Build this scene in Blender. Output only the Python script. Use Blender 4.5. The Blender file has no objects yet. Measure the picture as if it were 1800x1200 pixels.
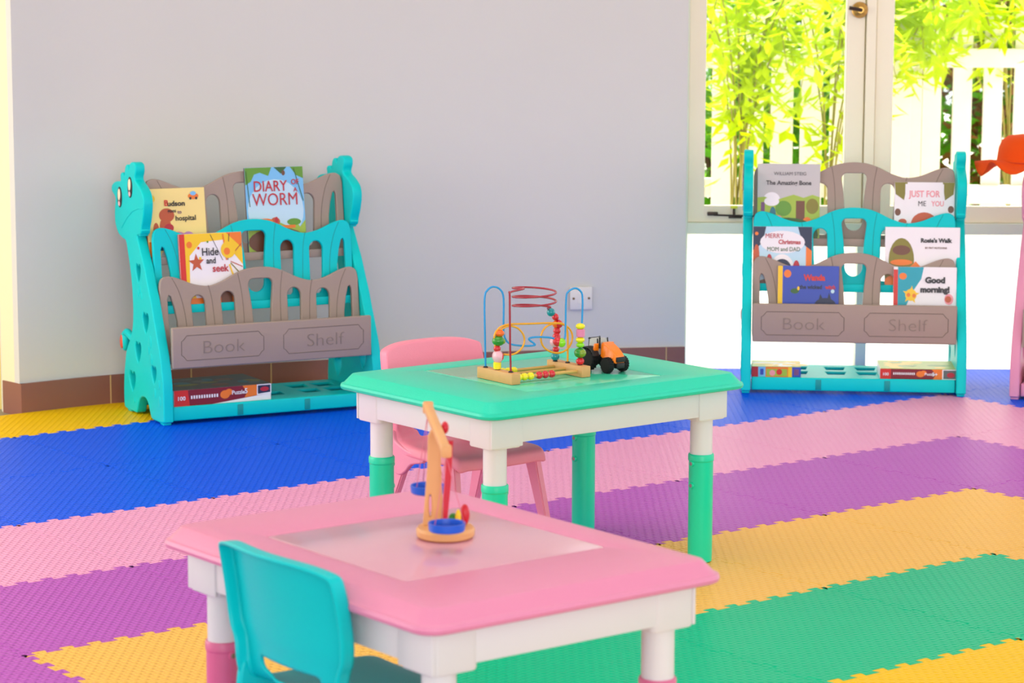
import bpy, bmesh, math, random
from mathutils import Vector, Matrix
random.seed(7)
C = bpy.context.scene.collection
S = bpy.context.scene

# ------------------------------------------------------------------ camera
FPX, PITCH, ROLL, CAMH = 4448.69, 0.13984, 0.00295, 1.422
cd = bpy.data.cameras.new('camera'); cam = bpy.data.objects.new('camera', cd); C.objects.link(cam)
cd.sensor_width = 36.0; cd.lens = FPX * 36.0 / 1800.0; cd.clip_end = 200; cd.clip_start = 0.1
_c, _s = math.cos(PITCH), math.sin(PITCH); _cr, _sr = math.cos(ROLL), math.sin(ROLL)
R0 = Vector((1, 0, 0)); D0 = Vector((0, -_s, -_c)); F0 = Vector((0, _c, -_s))
RX = R0 * _cr - D0 * _sr; DN = R0 * _sr + D0 * _cr
M = Matrix((RX, -DN, -F0)).transposed().to_4x4(); M.translation = (0, 0, CAMH)
cam.matrix_world = M
S.camera = cam
cd.dof.use_dof = True; cd.dof.focus_distance = 6.6; cd.dof.aperture_fstop = 7.0

# ------------------------------------------------------------------ colour management, sky, sun, lamps
S.view_settings.view_transform = 'Standard'; S.view_settings.look = 'None'
S.view_settings.gamma = 1.0; S.view_settings.use_curve_mapping = False
S.view_settings.exposure = 0.12
w = bpy.data.worlds.new('sky'); S.world = w; w.use_nodes = True
bg = w.node_tree.nodes['Background']; bg.inputs[0].default_value = (0.92, 0.95, 1.0, 1); bg.inputs[1].default_value = 1.55
sun = bpy.data.lights.new('sun', 'SUN'); sun.energy = 12.5; sun.angle = math.radians(1.0); sun.color = (1, 0.95, 0.86)
so = bpy.data.objects.new('sun', sun); C.objects.link(so)
so.rotation_euler = Vector((0.12, 0.32, 1.0)).to_track_quat('Z', 'Y').to_euler()
def area(name, loc, target, sx, sy, power, col=(1, 1, 1)):
    l = bpy.data.lights.new(name, 'AREA'); l.shape = 'RECTANGLE'; l.size = sx; l.size_y = sy; l.energy = power; l.color = col
    o = bpy.data.objects.new(name, l); C.objects.link(o); o.location = loc
    o.rotation_euler = (Vector(loc) - Vector(target)).to_track_quat('Z', 'Y').to_euler(); return o
area('ceiling_lamp', (0.0, 5.2, 2.82), (0.0, 5.2, 0), 2.4, 2.4, 22, (1.0, 0.97, 0.93))  # unseen fill from above, added to brighten the interior
area('window_daylight_left', (-4.2, 6.2, 1.6), (-0.5, 7.0, 0.6), 3.0, 2.2, 60, (1.0, 0.95, 0.84))
area('window_daylight_behind', (1.0, -3.2, 1.5), (0.2, 7.0, 0.6), 6.0, 2.4, 170, (0.98, 0.98, 1.0))  # added fill behind the camera for upright surfaces, no window seen there

# ------------------------------------------------------------------ materials
def lin(c):
    c = c / 255.0
    return c / 12.92 if c <= 0.04045 else ((c + 0.055) / 1.055) ** 2.4
def rgb(*c): return (lin(c[0]), lin(c[1]), lin(c[2]), 1.0)
MATS = {}
def mat(name, col, rough=0.5, spec=0.5, metal=0.0, coat=0.0, noise=0.0, nscale=200.0, trans=0.0, var=0.0, vscale=6.0):
    key = name
    if key in MATS: return MATS[key]
    m = bpy.data.materials.new(name); m.use_nodes = True; nt = m.node_tree; b = nt.nodes['Principled BSDF']
    b.inputs['Base Color'].default_value = rgb(*col); b.inputs['Roughness'].default_value = rough
    b.inputs['Specular IOR Level'].default_value = spec; b.inputs['Metallic'].default_value = metal
    b.inputs['Coat Weight'].default_value = coat
    tc = nt.nodes.new('ShaderNodeTexCoord')
    if noise > 0:
        n = nt.nodes.new('ShaderNodeTexNoise'); n.inputs['Scale'].default_value = nscale; n.inputs['Detail'].default_value = 3
        bp = nt.nodes.new('ShaderNodeBump'); bp.inputs['Strength'].default_value = noise; bp.inputs['Distance'].default_value = 0.002
        nt.links.new(tc.outputs['Object'], n.inputs['Vector']); nt.links.new(n.outputs['Fac'], bp.inputs['Height'])
        nt.links.new(bp.outputs['Normal'], b.inputs['Normal'])
    if var > 0:
        n = nt.nodes.new('ShaderNodeTexNoise'); n.inputs['Scale'].default_value = vscale; n.inputs['Detail'].default_value = 4
        r = nt.nodes.new('ShaderNodeMapRange'); r.inputs['To Min'].default_value = 1 - var; r.inputs['To Max'].default_value = 1 + var
        mx = nt.nodes.new('ShaderNodeMix'); mx.data_type = 'RGBA'; mx.blend_type = 'MULTIPLY'; mx.inputs[0].default_value = 1.0
        mx.inputs[6].default_value = rgb(*col)
        nt.links.new(tc.outputs['Object'], n.inputs['Vector']); nt.links.new(n.outputs['Fac'], r.inputs['Value'])
        nt.links.new(r.outputs[0], mx.inputs[7]); nt.links.new(mx.outputs[2], b.inputs['Base Color'])
    MATS[key] = m; return m
def foam(name, col):
    m = bpy.data.materials.new(name); m.use_nodes = True; nt = m.node_tree; b = nt.nodes['Principled BSDF']; L = nt.links
    b.inputs['Base Color'].default_value = rgb(*col); b.inputs['Roughness'].default_value = 0.38; b.inputs['Specular IOR Level'].default_value = 0.07
    tc = nt.nodes.new('ShaderNodeTexCoord'); sp = nt.nodes.new('ShaderNodeSeparateXYZ'); L.new(tc.outputs['Object'], sp.inputs[0])
    def mth(op, a, bb=None, cc=None):
        n = nt.nodes.new('ShaderNodeMath'); n.operation = op
        for i, v in enumerate((a, bb, cc)):
            if v is None: continue
            if isinstance(v, (int, float)): n.inputs[i].default_value = v
            else: L.new(v, n.inputs[i])
        return n.outputs[0]
    k = math.pi / 0.0145
    x, y = sp.outputs[0], sp.outputs[1]
    a = mth('SINE', mth('MULTIPLY', mth('ADD', x, mth('MULTIPLY', y, 0.12)), k))
    c = mth('SINE', mth('MULTIPLY', mth('SUBTRACT', y, mth('MULTIPLY', x, 0.12)), k))
    h = mth('MULTIPLY', a, c)
    h2 = mth('POWER', mth('MAXIMUM', h, 0.0), 0.8)
    h3 = mth('MULTIPLY', mth('POWER', mth('MAXIMUM', mth('MULTIPLY', h, -1.0), 0.0), 3.0), 0.35)
    hh = mth('ADD', h2, h3)
    bp = nt.nodes.new('ShaderNodeBump'); bp.inputs['Strength'].default_value = 1.0; bp.inputs['Distance'].default_value = 0.004
    L.new(hh, bp.inputs['Height']); L.new(bp.outputs['Normal'], b.inputs['Normal'])
    return m
wall_m = mat('wall_plaster', (214, 211, 207), 0.8, 0.2, noise=0.15, nscale=60, var=0.015, vscale=3)
ceil_m = mat('ceiling_paint', (240, 238, 232), 0.9, 0.1, var=0.01)
floor_m = mat('floor_screed', (150, 140, 120), 0.8, var=0.05)
frame_m = mat('window_frame_paint', (246, 236, 212), 0.5, 0.4, var=0.02)
base_grout = (206, 170, 120)

# ------------------------------------------------------------------ helpers
def finish(bm, name, mats, parent=None, smooth=False, angle=None):
    me = bpy.data.meshes.new(name); bm.to_mesh(me); bm.free()
    if not isinstance(mats, (list, tuple)): mats = [mats]
    for m in mats: me.materials.append(m)
    o = bpy.data.objects.new(name, me); C.objects.link(o)
    if smooth:
        for p in me.polygons: p.use_smooth = True
        if angle:
            me.set_sharp_from_angle(angle=math.radians(angle))
    if parent: o.parent = parent
    return o
def thing(name, label, cat, loc=(0, 0, 0), rotz=0.0, group=None):
    o = bpy.data.objects.new(name, None); C.objects.link(o); o.location = loc; o.rotation_euler = (0, 0, rotz)
    o.empty_display_size = 0.05
    tag(o, label, cat, group); return o
def tag(o, label=None, cat=None, group=None, kind=None):
    if label: o['label'] = label
    if cat: o['category'] = cat
    if group: o['group'] = group
    if kind: o['kind'] = kind
    return o
def struct(o): o['kind'] = 'structure'; return o
def T(x, y, z): return Matrix.Translation((x, y, z))
def box(bm, c, s, bev=0.0, seg=2, mi=0, rot=None):
    r = bmesh.ops.create_cube(bm, size=1.0)
    vs = r['verts']; mtx = T(*c) @ (rot if rot is not None else Matrix.Identity(4)) @ Matrix.Diagonal((s[0], s[1], s[2], 1))
    bmesh.ops.transform(bm, matrix=mtx, verts=vs)
    fs = set(f for v in vs for f in v.link_faces)
    for f in fs: f.material_index = mi
    if bev > 0:
        es = list(set(e for v in vs for e in v.link_edges))
        r = bmesh.ops.bevel(bm, geom=es, offset=bev, segments=seg, affect='EDGES', profile=0.5)
        for f in r['faces']: f.material_index = mi
def cyl(bm, p0, p1, r0, r1=None, seg=20, mi=0, cap=True):
    if r1 is None: r1 = r0
    p0 = Vector(p0); p1 = Vector(p1); d = p1 - p0; L = d.length
    q = d.to_track_quat('Z', 'Y').to_matrix().to_4x4()
    r = bmesh.ops.create_cone(bm, cap_ends=cap, segments=seg, radius1=r0, radius2=r1, depth=L, matrix=T(*((p0 + p1) / 2)) @ q)
    for f in set(f for v in r['verts'] for f in v.link_faces): f.material_index = mi
def ball(bm, c, r, sc=(1, 1, 1), seg=18, mi=0, rot=None):
    m = T(*c) @ (rot if rot is not None else Matrix.Identity(4)) @ Matrix.Diagonal((sc[0], sc[1], sc[2], 1))
    rr = bmesh.ops.create_uvsphere(bm, u_segments=seg, v_segments=max(8, seg // 2 + 2), radius=r, matrix=m)
    for f in set(f for v in rr['verts'] for f in v.link_faces): f.material_index = mi
def catmull(pts, n=6, closed=False):
    P = [Vector(p) for p in pts]; out = []; N = len(P)
    rng = N if closed else N - 1
    for i in range(rng):
        if closed: a, b, c, d = P[(i - 1) % N], P[i], P[(i + 1) % N], P[(i + 2) % N]
        else: a, b, c, d = P[max(i - 1, 0)], P[i], P[i + 1], P[min(i + 2, N - 1)]
        for k in range(n):
            t = k / n
            out.append(0.5 * ((2 * b) + (c - a) * t + (2 * a - 5 * b + 4 * c - d) * t * t + (3 * b - a - 3 * c + d) * t ** 3))
    if not closed: out.append(P[-1])
    return out
def tube(bm, pts, r, seg=8, mi=0, closed=False):
    P = [Vector(p) for p in pts]; n = len(P)
    rf = r if callable(r) else (lambda t: r)
    rings = []; up = None
    for i in range(n):
        if closed: t = (P[(i + 1) % n] - P[(i - 1) % n]).normalized()
        else: t = (P[min(i + 1, n - 1)] - P[max(i - 1, 0)]).normalized()
        if up is None:
            up = Vector((0, 0, 1)) if abs(t.z) < 0.9 else Vector((1, 0, 0))
        a = (up - t * up.dot(t)).normalized(); b = t.cross(a); up = a
        rr = rf(i / (n - 1))
        rings.append([bm.verts.new(P[i] + (a * math.cos(2 * math.pi * k / seg) + b * math.sin(2 * math.pi * k / seg)) * rr) for k in range(seg)])
    rng = n if closed else n - 1
    for i in range(rng):
        A, B = rings[i], rings[(i + 1) % n]
        for k in range(seg):
            f = bm.faces.new((A[k], A[(k + 1) % seg], B[(k + 1) % seg], B[k])); f.material_index = mi; f.smooth = True
    if not closed:
        f = bm.faces.new(rings[0][::-1]); f.material_index = mi
        f = bm.faces.new(rings[-1]); f.material_index = mi
def lathe(bm, prof, seg=32, mi=0, mtx=None):
    rings = []
    for r, z in prof:
        rings.append([bm.verts.new((mtx @ Vector((r * math.cos(2 * math.pi * k / seg), r * math.sin(2 * math.pi * k / seg), z))) if mtx else (r * math.cos(2 * math.pi * k / seg), r * math.sin(2 * math.pi * k / seg), z)) for k in range(seg)])
    for A, B in zip(rings, rings[1:]):
        for k in range(seg):
            f = bm.faces.new((A[k], A[(k + 1) % seg], B[(k + 1) % seg], B[k])); f.material_index = mi
    f = bm.faces.new(rings[0][::-1]); f.material_index = mi
    f = bm.faces.new(rings[-1]); f.material_index = mi
def rrect(L, W, r, z, n=6):
    out = []
    for cx, cy, a0 in ((L / 2 - r, W / 2 - r, 0), (-L / 2 + r, W / 2 - r, 90), (-L / 2 + r, -W / 2 + r, 180), (L / 2 - r, -W / 2 + r, 270)):
        for k in range(n + 1):
            a = math.radians(a0 + 90 * k / n); out.append((cx + r * math.cos(a), cy + r * math.sin(a), z))
    return out
def loft(bm, rings, cap0=True, cap1=True, mi=0):
    R = [[bm.verts.new(p) for p in ring] for ring in rings]
    for A, B in zip(R, R[1:]):
        n = len(A)
        for k in range(n):
            f = bm.faces.new((A[k], A[(k + 1) % n], B[(k + 1) % n], B[k])); f.material_index = mi
    if cap0: bm.faces.new(R[0][::-1]).material_index = mi
    if cap1: bm.faces.new(R[-1]).material_index = mi
# filled 2-D outline (with holes) turned into a solid plate.  plane 'xz': outline (x, z), thickness along y
def plate_mesh(loops, thick, bev=0.0, plane='xz', res=2):
    cu = bpy.data.curves.new('c', 'CURVE'); cu.dimensions = '2D'; cu.fill_mode = 'BOTH'
    cu.extrude = max(thick / 2 - bev, 0.0); cu.bevel_depth = bev; cu.bevel_resolution = res
    if bev: cu.offset = -bev
    for lp in loops:
        sp = cu.splines.new('POLY'); sp.points.add(len(lp) - 1); sp.use_cyclic_u = True
        for p, q in zip(sp.points, lp): p.co = (q[0], q[1], 0, 1)
    ob = bpy.data.objects.new('c', cu); me = bpy.data.meshes.new_from_object(ob)
    bpy.data.objects.remove(ob); bpy.data.curves.remove(cu)
    if plane == 'xz': me.transform(Matrix(((1, 0, 0, 0), (0, 0, -1, 0), (0, 1, 0, 0), (0, 0, 0, 1))))
    return me
def text_mesh(s, size, ext=0.0004, bold=0.0, plane='xz', shear=0.0, ax='CENTER', sx=1.0):
    cu = bpy.data.curves.new('t', 'FONT'); cu.body = s; cu.size = size; cu.extrude = ext; cu.offset = 0.0 if 'M' in s else bold
    cu.align_x = ax; cu.align_y = 'CENTER'; cu.shear = shear; cu.resolution_u = 3
    ob = bpy.data.objects.new('t', cu); me = bpy.data.meshes.new_from_object(ob)
    bpy.data.objects.remove(ob); bpy.data.curves.remove(cu)
    if sx != 1.0: me.transform(Matrix.Diagonal((sx, 1, 1, 1)))
    if plane == 'xz': me.transform(Matrix(((1, 0, 0, 0), (0, 0, -1, 0), (0, 1, 0, 0), (0, 0, 0, 1))))
    return me
def addmesh(bm, me, mtx=None, mi=0):
    n0 = len(bm.faces); me2 = me
    if mtx is not None: me2.transform(mtx)
    bm.from_mesh(me2); bm.faces.ensure_lookup_table()
    for i in range(n0, len(bm.faces)): bm.faces[i].material_index = mi
    bpy.data.meshes.remove(me2)
def copytree(o, parent=None):
    c = o.copy(); C.objects.link(c)
    if parent: c.parent = parent
    for ch in list(o.children): copytree(ch, c)
    return c

# ------------------------------------------------------------------ the room
WP = [(-1.6394, 8.3501), (-1.384, 8.545), (-.93, 8.80), (-.476, 8.995), (-.116, 9.115), (.209, 9.195), (.42, 9.24), (.64, 9.275)]
WL = [(p.x, p.y) for p in catmull([(a, b, 0) for a, b in WP], 5)]       # front line of the skirting tiles
ZC = 2.95
def offs(line, d):
    out = []
    for i, p in enumerate(line):
        a = line[max(i - 1, 0)]; b = line[min(i + 1, len(line) - 1)]
        t = Vector((b[0] - a[0], b[1] - a[1])).normalized(); out.append((p[0] - t.y * d, p[1] + t.x * d))
    return out
def wallmesh(bm, line, thick, z0, z1, off=0.0):
    A = offs(line, off); B = offs(line, off + thick)
    va = [[bm.verts.new((p[0], p[1], z)) for p in A] for z in (z0, z1)]; vb = [[bm.verts.new((p[0], p[1], z)) for p in B] for z in (z0, z1)]
    n = len(A)
    for i in range(n - 1):
        bm.faces.new((va[0][i], va[0][i + 1], va[1][i + 1], va[1][i])); bm.faces.new((vb[0][i + 1], vb[0][i], vb[1][i], vb[1][i + 1]))
        bm.faces.new((va[1][i], va[1][i + 1], vb[1][i + 1], vb[1][i])); bm.faces.new((va[0][i + 1], va[0][i], vb[0][i], vb[0][i + 1]))
    for i in (0, n - 1):
        f = (va[0][i], va[1][i], vb[1][i], vb[0][i]); bm.faces.new(f if i == 0 else f[::-1])
FZ = -0.012
bm = bmesh.new(); wallmesh(bm, WL, 0.13, FZ, ZC, 0.010)
o = struct(finish(bm, 'wall_back', wall_m, smooth=True, angle=35))
# skirting tiles (terracotta), with grout joints in the material
def skirt_mat():
    m = mat('skirting_tile', (142, 92, 80), 0.4, 0.5, var=0.06, vscale=9); return m
bm = bmesh.new(); wallmesh(bm, WL, 0.012, FZ, 0.098, 0.0)
sk = struct(finish(bm, 'baseboard_back', skirt_mat(), smooth=True, angle=35))
# grout joints between the skirting tiles
bm = bmesh.new()
acc = 0; last = WL[0]; marks = [0.333 + 0.298 * k for k in range(8)]
for p in WL[1:]:
    seg = math.dist(last, p)
    while marks and acc + seg >= marks[0]:
        t = (marks[0] - acc) / seg; x = last[0] + (p[0] - last[0]) * t; y = last[1] + (p[1] - last[1]) * t
        an = math.atan2(p[1] - last[1], p[0] - last[0])
        box(bm, (x, y + 0.0035, 0.043), (0.0045, 0.008, 0.11), rot=Matrix.Rotation(an, 4, 'Z')); marks.pop(0)
    acc += seg; last = p
finish(bm, 'grout_joint', mat('grout', base_grout, 0.9), sk)
# left reveal of the wall end and the wall beyond it
RL = [(-1.86, 8.53), (-1.715, 8.425), (-1.6394, 8.3501)]
bm = bmesh.new(); wallmesh(bm, [(-1.722, 8.444), (-1.6475, 8.3630)], 0.012, FZ, ZC, 0.0)
struct(finish(bm, 'wall_reveal', mat('reveal_plaster', (238, 228, 190), 0.8, 0.2, var=0.02)))  # lighter and yellower than the wall, side daylight put into the colour
bm = bmesh.new(); wallmesh(bm, [(-1.718, 8.432), (-1.6394, 8.3501)], 0.012, FZ, 0.098, 0.0)
struct(finish(bm, 'baseboard_reveal', skirt_mat()))
bm = bmesh.new(); wallmesh(bm, [(-3.6, 8.40), (-1.72, 8.50)], 0.10, FZ, ZC, 0.0)
struct(finish(bm, 'wall_left', mat('cream_plaster', (236, 214, 130), 0.7, 0.2, var=0.03)))
# ceiling and subfloor
bm = bmesh.new(); box(bm, (0, 2.4, ZC + 0.06), (11, 14.6, 0.12)); struct(finish(bm, 'ceiling', ceil_m))
bm = bmesh.new(); box(bm, (0, 2.7, FZ - 0.05), (11, 13.7, 0.10)); struct(finish(bm, 'floor', floor_m))

# ------------------------------------------------------------------ window wall
WY = 9.43
def pane_mat():
    m = bpy.data.materials.new('clear_glass'); m.use_nodes = True; nt = m.node_tree; nt.nodes.remove(nt.nodes['Principled BSDF'])
    out = nt.nodes['Material Output']; a = nt.nodes.new('ShaderNodeBsdfTransparent'); g = nt.nodes.new('ShaderNodeBsdfGlossy'); g.inputs['Roughness'].default_value = 0.02
    fr = nt.nodes.new('ShaderNodeFresnel'); fr.inputs[0].default_value = 1.12; mx = nt.nodes.new('ShaderNodeMixShader')
    a.inputs[0].default_value = (0.96, 0.97, 0.96, 1)
    nt.links.new(fr.outputs[0], mx.inputs[0]); nt.links.new(a.outputs[0], mx.inputs[1]); nt.links.new(g.outputs[0], mx.inputs[2]); nt.links.new(mx.outputs[0], out.inputs[0]); return m
def frost_mat():
    m = bpy.data.materials.new('frosted_glass'); m.use_nodes = True; nt = m.node_tree; nt.nodes.remove(nt.nodes['Principled BSDF'])
    out = nt.nodes['Material Output']; a = nt.nodes.new('ShaderNodeBsdfTranslucent'); g = nt.nodes.new('ShaderNodeBsdfPrincipled'); mx = nt.nodes.new('ShaderNodeMixShader'); mx.inputs[0].default_value = 0.12
    a.inputs[0].default_value = (0.97, 0.97, 0.96, 1); g.inputs['Base Color'].default_value = (0.9, 0.9, 0.9, 1); g.inputs['Roughness'].default_value = 0.3
    n = nt.nodes.new('ShaderNodeTexNoise'); n.inputs['Scale'].default_value = 3; r = nt.nodes.new('ShaderNodeValToRGB'); r.color_ramp.elements[0].color = (0.93, 0.92, 0.9, 1); r.color_ramp.elements[1].color = (0.99, 0.99, 0.99, 1)
    nt.links.new(n.outputs[0], r.inputs[0]); nt.links.new(r.outputs[0], a.inputs[0])
    nt.links.new(a.outputs[0], mx.inputs[1]); nt.links.new(g.outputs[0], mx.inputs[2]); nt.links.new(mx.outputs[0], out.inputs[0]); return m
glass = pane_mat(); frost = frost_mat()
frame2 = mat('transom_paint', (226, 232, 214), 0.5, 0.4, var=0.02)
metal_dark = mat('dark_bronze', (70, 58, 50), 0.4, 0.5, 0.6, var=0.1)
brass = mat('brass', (206, 160, 84), 0.3, 0.5, 0.8, var=0.05)
WH = 2.25
def window(name, x0, x1, left_w, right_w):
    root = bpy.data.objects.new(name, None); C.objects.link(root); root.location = (0, WY, 0); root['kind'] = 'structure'
    bm = bmesh.new(); z0, z1 = 0.548, WH
    box(bm, (x0 + left_w / 2, 0, (z0 + z1) / 2), (left_w, 0.045, z1 - z0), 0.004)
    box(bm, (x1 - right_w / 2, 0, (z0 + z1) / 2), (right_w, 0.045, z1 - z0), 0.004)
    box(bm, ((x0 + x1) / 2, 0, z0 + 0.031), (x1 - x0 - 0.002, 0.043, 0.062), 0.004)
    box(bm, ((x0 + x1) / 2, 0, z1 - 0.03), (x1 - x0 - 0.002, 0.043, 0.06), 0.004)
    finish(bm, 'casement_frame', frame_m, root)
    bm = bmesh.new(); box(bm, ((x0 + x1) / 2, 0.0, (z0 + z1) / 2), (x1 - x0 - 0.03, 0.006, z1 - z0 - 0.05)); finish(bm, 'window_pane', glass, root)
    return root
w1 = window('window_1', 0.652, 1.300, 0.063, 0.068)
w2 = window('window_2', 1.342, 2.42, 0.066, 0.066)
# fixed frame: mullions, transom, low frosted panes, head
def fixed(name, boxes, m, bev=0.003):
    bm = bmesh.new()
    for c, s in boxes: box(bm, c, s, bev)
    return struct(finish(bm, name, m))
fixed('trim_1', [((1.322, WY, (0.53 + WH) / 2), (0.036, 0.07, WH - 0.53))], frame_m)
fixed('trim_2', [((1.308, WY, 0.253), (0.040, 0.06, 0.51))], frame2)
fixed('trim_3', [((1.54, WY - 0.002, 0.527), (1.80, 0.07, 0.042))], frame2)
fixed('trim_4', [((2.44, WY, 1.1), (0.04, 0.07, 2.26))], frame_m)
fixed('trim_5', [((0.646, WY - 0.01, 1.1), (0.012, 0.06, 2.26))], frame2)
fixed('wall_window', [((2.9, WY + 0.03, (FZ + ZC) / 2), (0.88, 0.13, ZC - FZ)), ((1.55, WY + 0.03, (WH + ZC) / 2 + 0.01), (1.86, 0.13, ZC - WH - 0.02))], wall_m, 0)
for i, (a, b) in enumerate(((0.655, 1.286), (1.330, 2.418))):
    bm = bmesh.new(); box(bm, ((a + b) / 2, WY + 0.005, 0.249), (b - a, 0.006, 0.505)); struct(finish(bm, 'window_%d' % (i + 3), frost))
# window stay on the left casement, handle on the mullion
st = thing('window_stay', 'dark metal window stay with a yellow knob on the left casement', 'window stay', (0.83, WY - 0.035, 0.576))
bm = bmesh.new(); cyl(bm, (-0.08, 0, 0.001), (0.13, 0, -0.004), 0.0035, seg=8); box(bm, (-0.085, 0, 0.006), (0.04, 0.014, 0.014), 0.004)
box(bm, (0.0, 0.006, -0.008), (0.05, 0.016, 0.006), 0.002); finish(bm, 'stay_bar', metal_dark, st, True, 40)
bm = bmesh.new(); cyl(bm, (-0.005, 0, 0.0), (-0.005, 0, 0.026), 0.005, seg=10); cyl(bm, (-0.005, 0, 0.026), (-0.005, 0, 0.035), 0.013, seg=14, mi=1)
finish(bm, 'stay_knob', [metal_dark, mat('yellow_knob', (214, 222, 60), 0.4)], st, True, 40)
hd = bpy.data.objects.new('handle', None); C.objects.link(hd); hd.parent = w1; hd.location = (1.277, -0.03, 1.335)
bm = bmesh.new(); lathe(bm, [(0.030, 0), (0.030, 0.006), (0.022, 0.016), (0.012, 0.026)], 20, mtx=Matrix.Rotation(math.pi / 2, 4, 'X')); finish(bm, 'handle_rose', brass, hd, True, 40)
bm = bmesh.new(); tube(bm, [(0, -0.02, 0), (0, -0.04, 0.0), (-0.02, -0.045, 0.004), (-0.045, -0.045, 0.008)], 0.007, 8); finish(bm, 'handle_lever', metal_dark, hd, True, 40)

# ------------------------------------------------------------------ outside
bm = bmesh.new(); box(bm, (2, 19.6, FZ - 0.05), (40, 20.0, 0.10)); struct(finish(bm, 'ground', mat('pale_paving', (226, 220, 208), 0.8, 0.2, var=0.05)))
fence_m = mat('white_painted_wood', (236, 228, 220), 0.6, 0.3, noise=0.3, nscale=40, var=0.06, vscale=20)
def fence(label, xs, y, rails, rail_front, w_, top, x0, x1):
    t = thing('picket_fence', label, 'fence', (x0, y, FZ))
    for x in xs:
        pts = [(-w_ / 2, 0.06), (w_ / 2, 0.06)] + [(w_ / 2 * math.cos(a), top - w_ / 2 + w_ / 2 * math.sin(a)) for a in [math.pi * k / 12 for k in range(13)]]
        me = plate_mesh([pts], 0.02, 0.002, res=1); bm = bmesh.new(); addmesh(bm, me, T(x - x0, 0, 0)); finish(bm, 'picket', fence_m, t)
    for z in rails:
        bm = bmesh.new(); box(bm, ((x1 - x0) / 2, -0.028 if rail_front else 0.028, z), (x1 - x0, 0.034, 0.088), 0.004); finish(bm, 'rail', fence_m, t)
    for x in (0.0, x1 - x0):
        bm = bmesh.new(); box(bm, (x, 0.065 if not rail_front else 0.045, top / 2 - 0.06), (0.08, 0.06, top - 0.12), 0.004); finish(bm, 'fence_post', fence_m, t)
k = 11.85 / 4448.0
fence('white picket fence panel seen through the left casement, rails hidden behind its pickets', [(1216 + 51.3 * i - 900) * k for i in range(-2, 8)], 11.8, (0.50, 1.10), False, 0.102, 1.345, (1216 - 51.3 * 3 - 900) * k, (1216 + 51.3 * 7.5 - 900) * k)
fence('white picket fence panel seen through the right casement, two rails across its front', [(1634 + 53.5 * i - 900) * k for i in range(0, 10)], 11.86, (0.47, 1.105), True, 0.088, 1.345, (1606 - 900) * k, (1634 + 53.5 * 9.6 - 900) * k)

def leaf_mat(name, col, tr, trc):
    m = bpy.data.materials.new(name); m.use_nodes = True; nt = m.node_tree; b = nt.nodes['Principled BSDF']; out = nt.nodes['Material Output']
    b.inputs['Roughness'].default_value = 0.5
    oi = nt.nodes.new('ShaderNodeTexCoord'); n = nt.nodes.new('ShaderNodeTexNoise'); n.inputs['Scale'].default_value = 6.0
    r = nt.nodes.new('ShaderNodeValToRGB'); c = rgb(*col); r.color_ramp.elements[0].position = 0.35; r.color_ramp.elements[1].position = 0.65
    r.color_ramp.elements[0].color = (c[0] * 0.45, c[1] * 0.55, c[2] * 0.5, 1); r.color_ramp.elements[1].color = c
    nt.links.new(oi.outputs['Object'], n.inputs['Vector']); nt.links.new(n.outputs['Fac'], r.inputs[0]); nt.links.new(r.outputs[0], b.inputs['Base Color'])
    t = nt.nodes.new('ShaderNodeBsdfTranslucent'); t.inputs[0].default_value = rgb(*trc); mx = nt.nodes.new('ShaderNodeMixShader'); mx.inputs[0].default_value = tr
    nt.links.new(b.outputs[0], mx.inputs[1]); nt.links.new(t.outputs[0], mx.inputs[2]); nt.links.new(mx.outputs[0], out.inputs[0]); return m
bright = leaf_mat('bamboo_leaf', (216, 234, 0), 0.45, (220, 240, 0)); green = leaf_mat('hedge_leaf', (84, 164, 8), 0.35, (140, 200, 0))
brownl = leaf_mat('dry_leaf', (150, 96, 40), 0.2, (170, 110, 40)); stem_m = mat('stem', (150, 140, 60), 0.6, var=0.1)
bark = mat('bark', (84, 58, 40), 0.9, noise=0.6, nscale=40, var=0.2)
def leaf(bm, p, d, L, w_, up=None):
    d = d.normalized(); s = d.cross(Vector((random.uniform(-.5, .5), random.uniform(-.5, .5), 1))).normalized(); n = d.cross(s)
    a = bm.verts.new(p); b = bm.verts.new(p + d * L * 0.4 + s * w_); c = bm.verts.new(p + d * L - n * L * 0.12); e = bm.verts.new(p + d * L * 0.4 - s * w_)
    bm.faces.new((a, b, c, e))
def plant(name, label, cat, loc, n_st, h, spread, nleaf, L, w_, m, group=None, lean=(0, 0), start=0.3, minz=-9):
    t = thing(name, label, cat, loc, group=group); bs = bmesh.new(); bl = bmesh.new()
    for i in range(n_st):
        a = random.uniform(0, 2 * math.pi); r = spread * random.uniform(0.3, 1); hh = h * random.uniform(0.75, 1.05)
        top = Vector((math.cos(a) * r + lean[0], math.sin(a) * r * 0.5 + lean[1], hh)); mid = Vector((math.cos(a) * r * 0.2, math.sin(a) * r * 0.1, hh * 0.62)); end = top + Vector((math.cos(a) * r * 0.6 + lean[0] * .5, 0, -h * 0.18))
        b0 = Vector((random.uniform(-.05, .05), random.uniform(-.05, .05), 0)); P = catmull([b0, mid, top, end], 10)
        tube(bs, P, lambda q: 0.006 * (1 - 0.7 * q), 5)
        for k_ in range(nleaf):
            q = random.uniform(start, 1); j = min(int(q * (len(P) - 1)), len(P) - 2); p = P[j].lerp(P[j + 1], random.random())
            d = Vector((random.uniform(-1, 1), random.uniform(-1, 1), random.uniform(-0.9, 0.5))); 
            if d.length < 0.2: continue
            p = p + d * random.uniform(0, 0.12)
            if p.z < minz + (0.25 if p.x > 0.05 else 0) * (minz > 0): continue
            leaf(bl, p, d, L * random.uniform(0.6, 1.2), w_ * random.uniform(0.7, 1.2))
    finish(bs, 'stems', stem_m, t); finish(bl, 'foliage', m, t); return t
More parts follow.
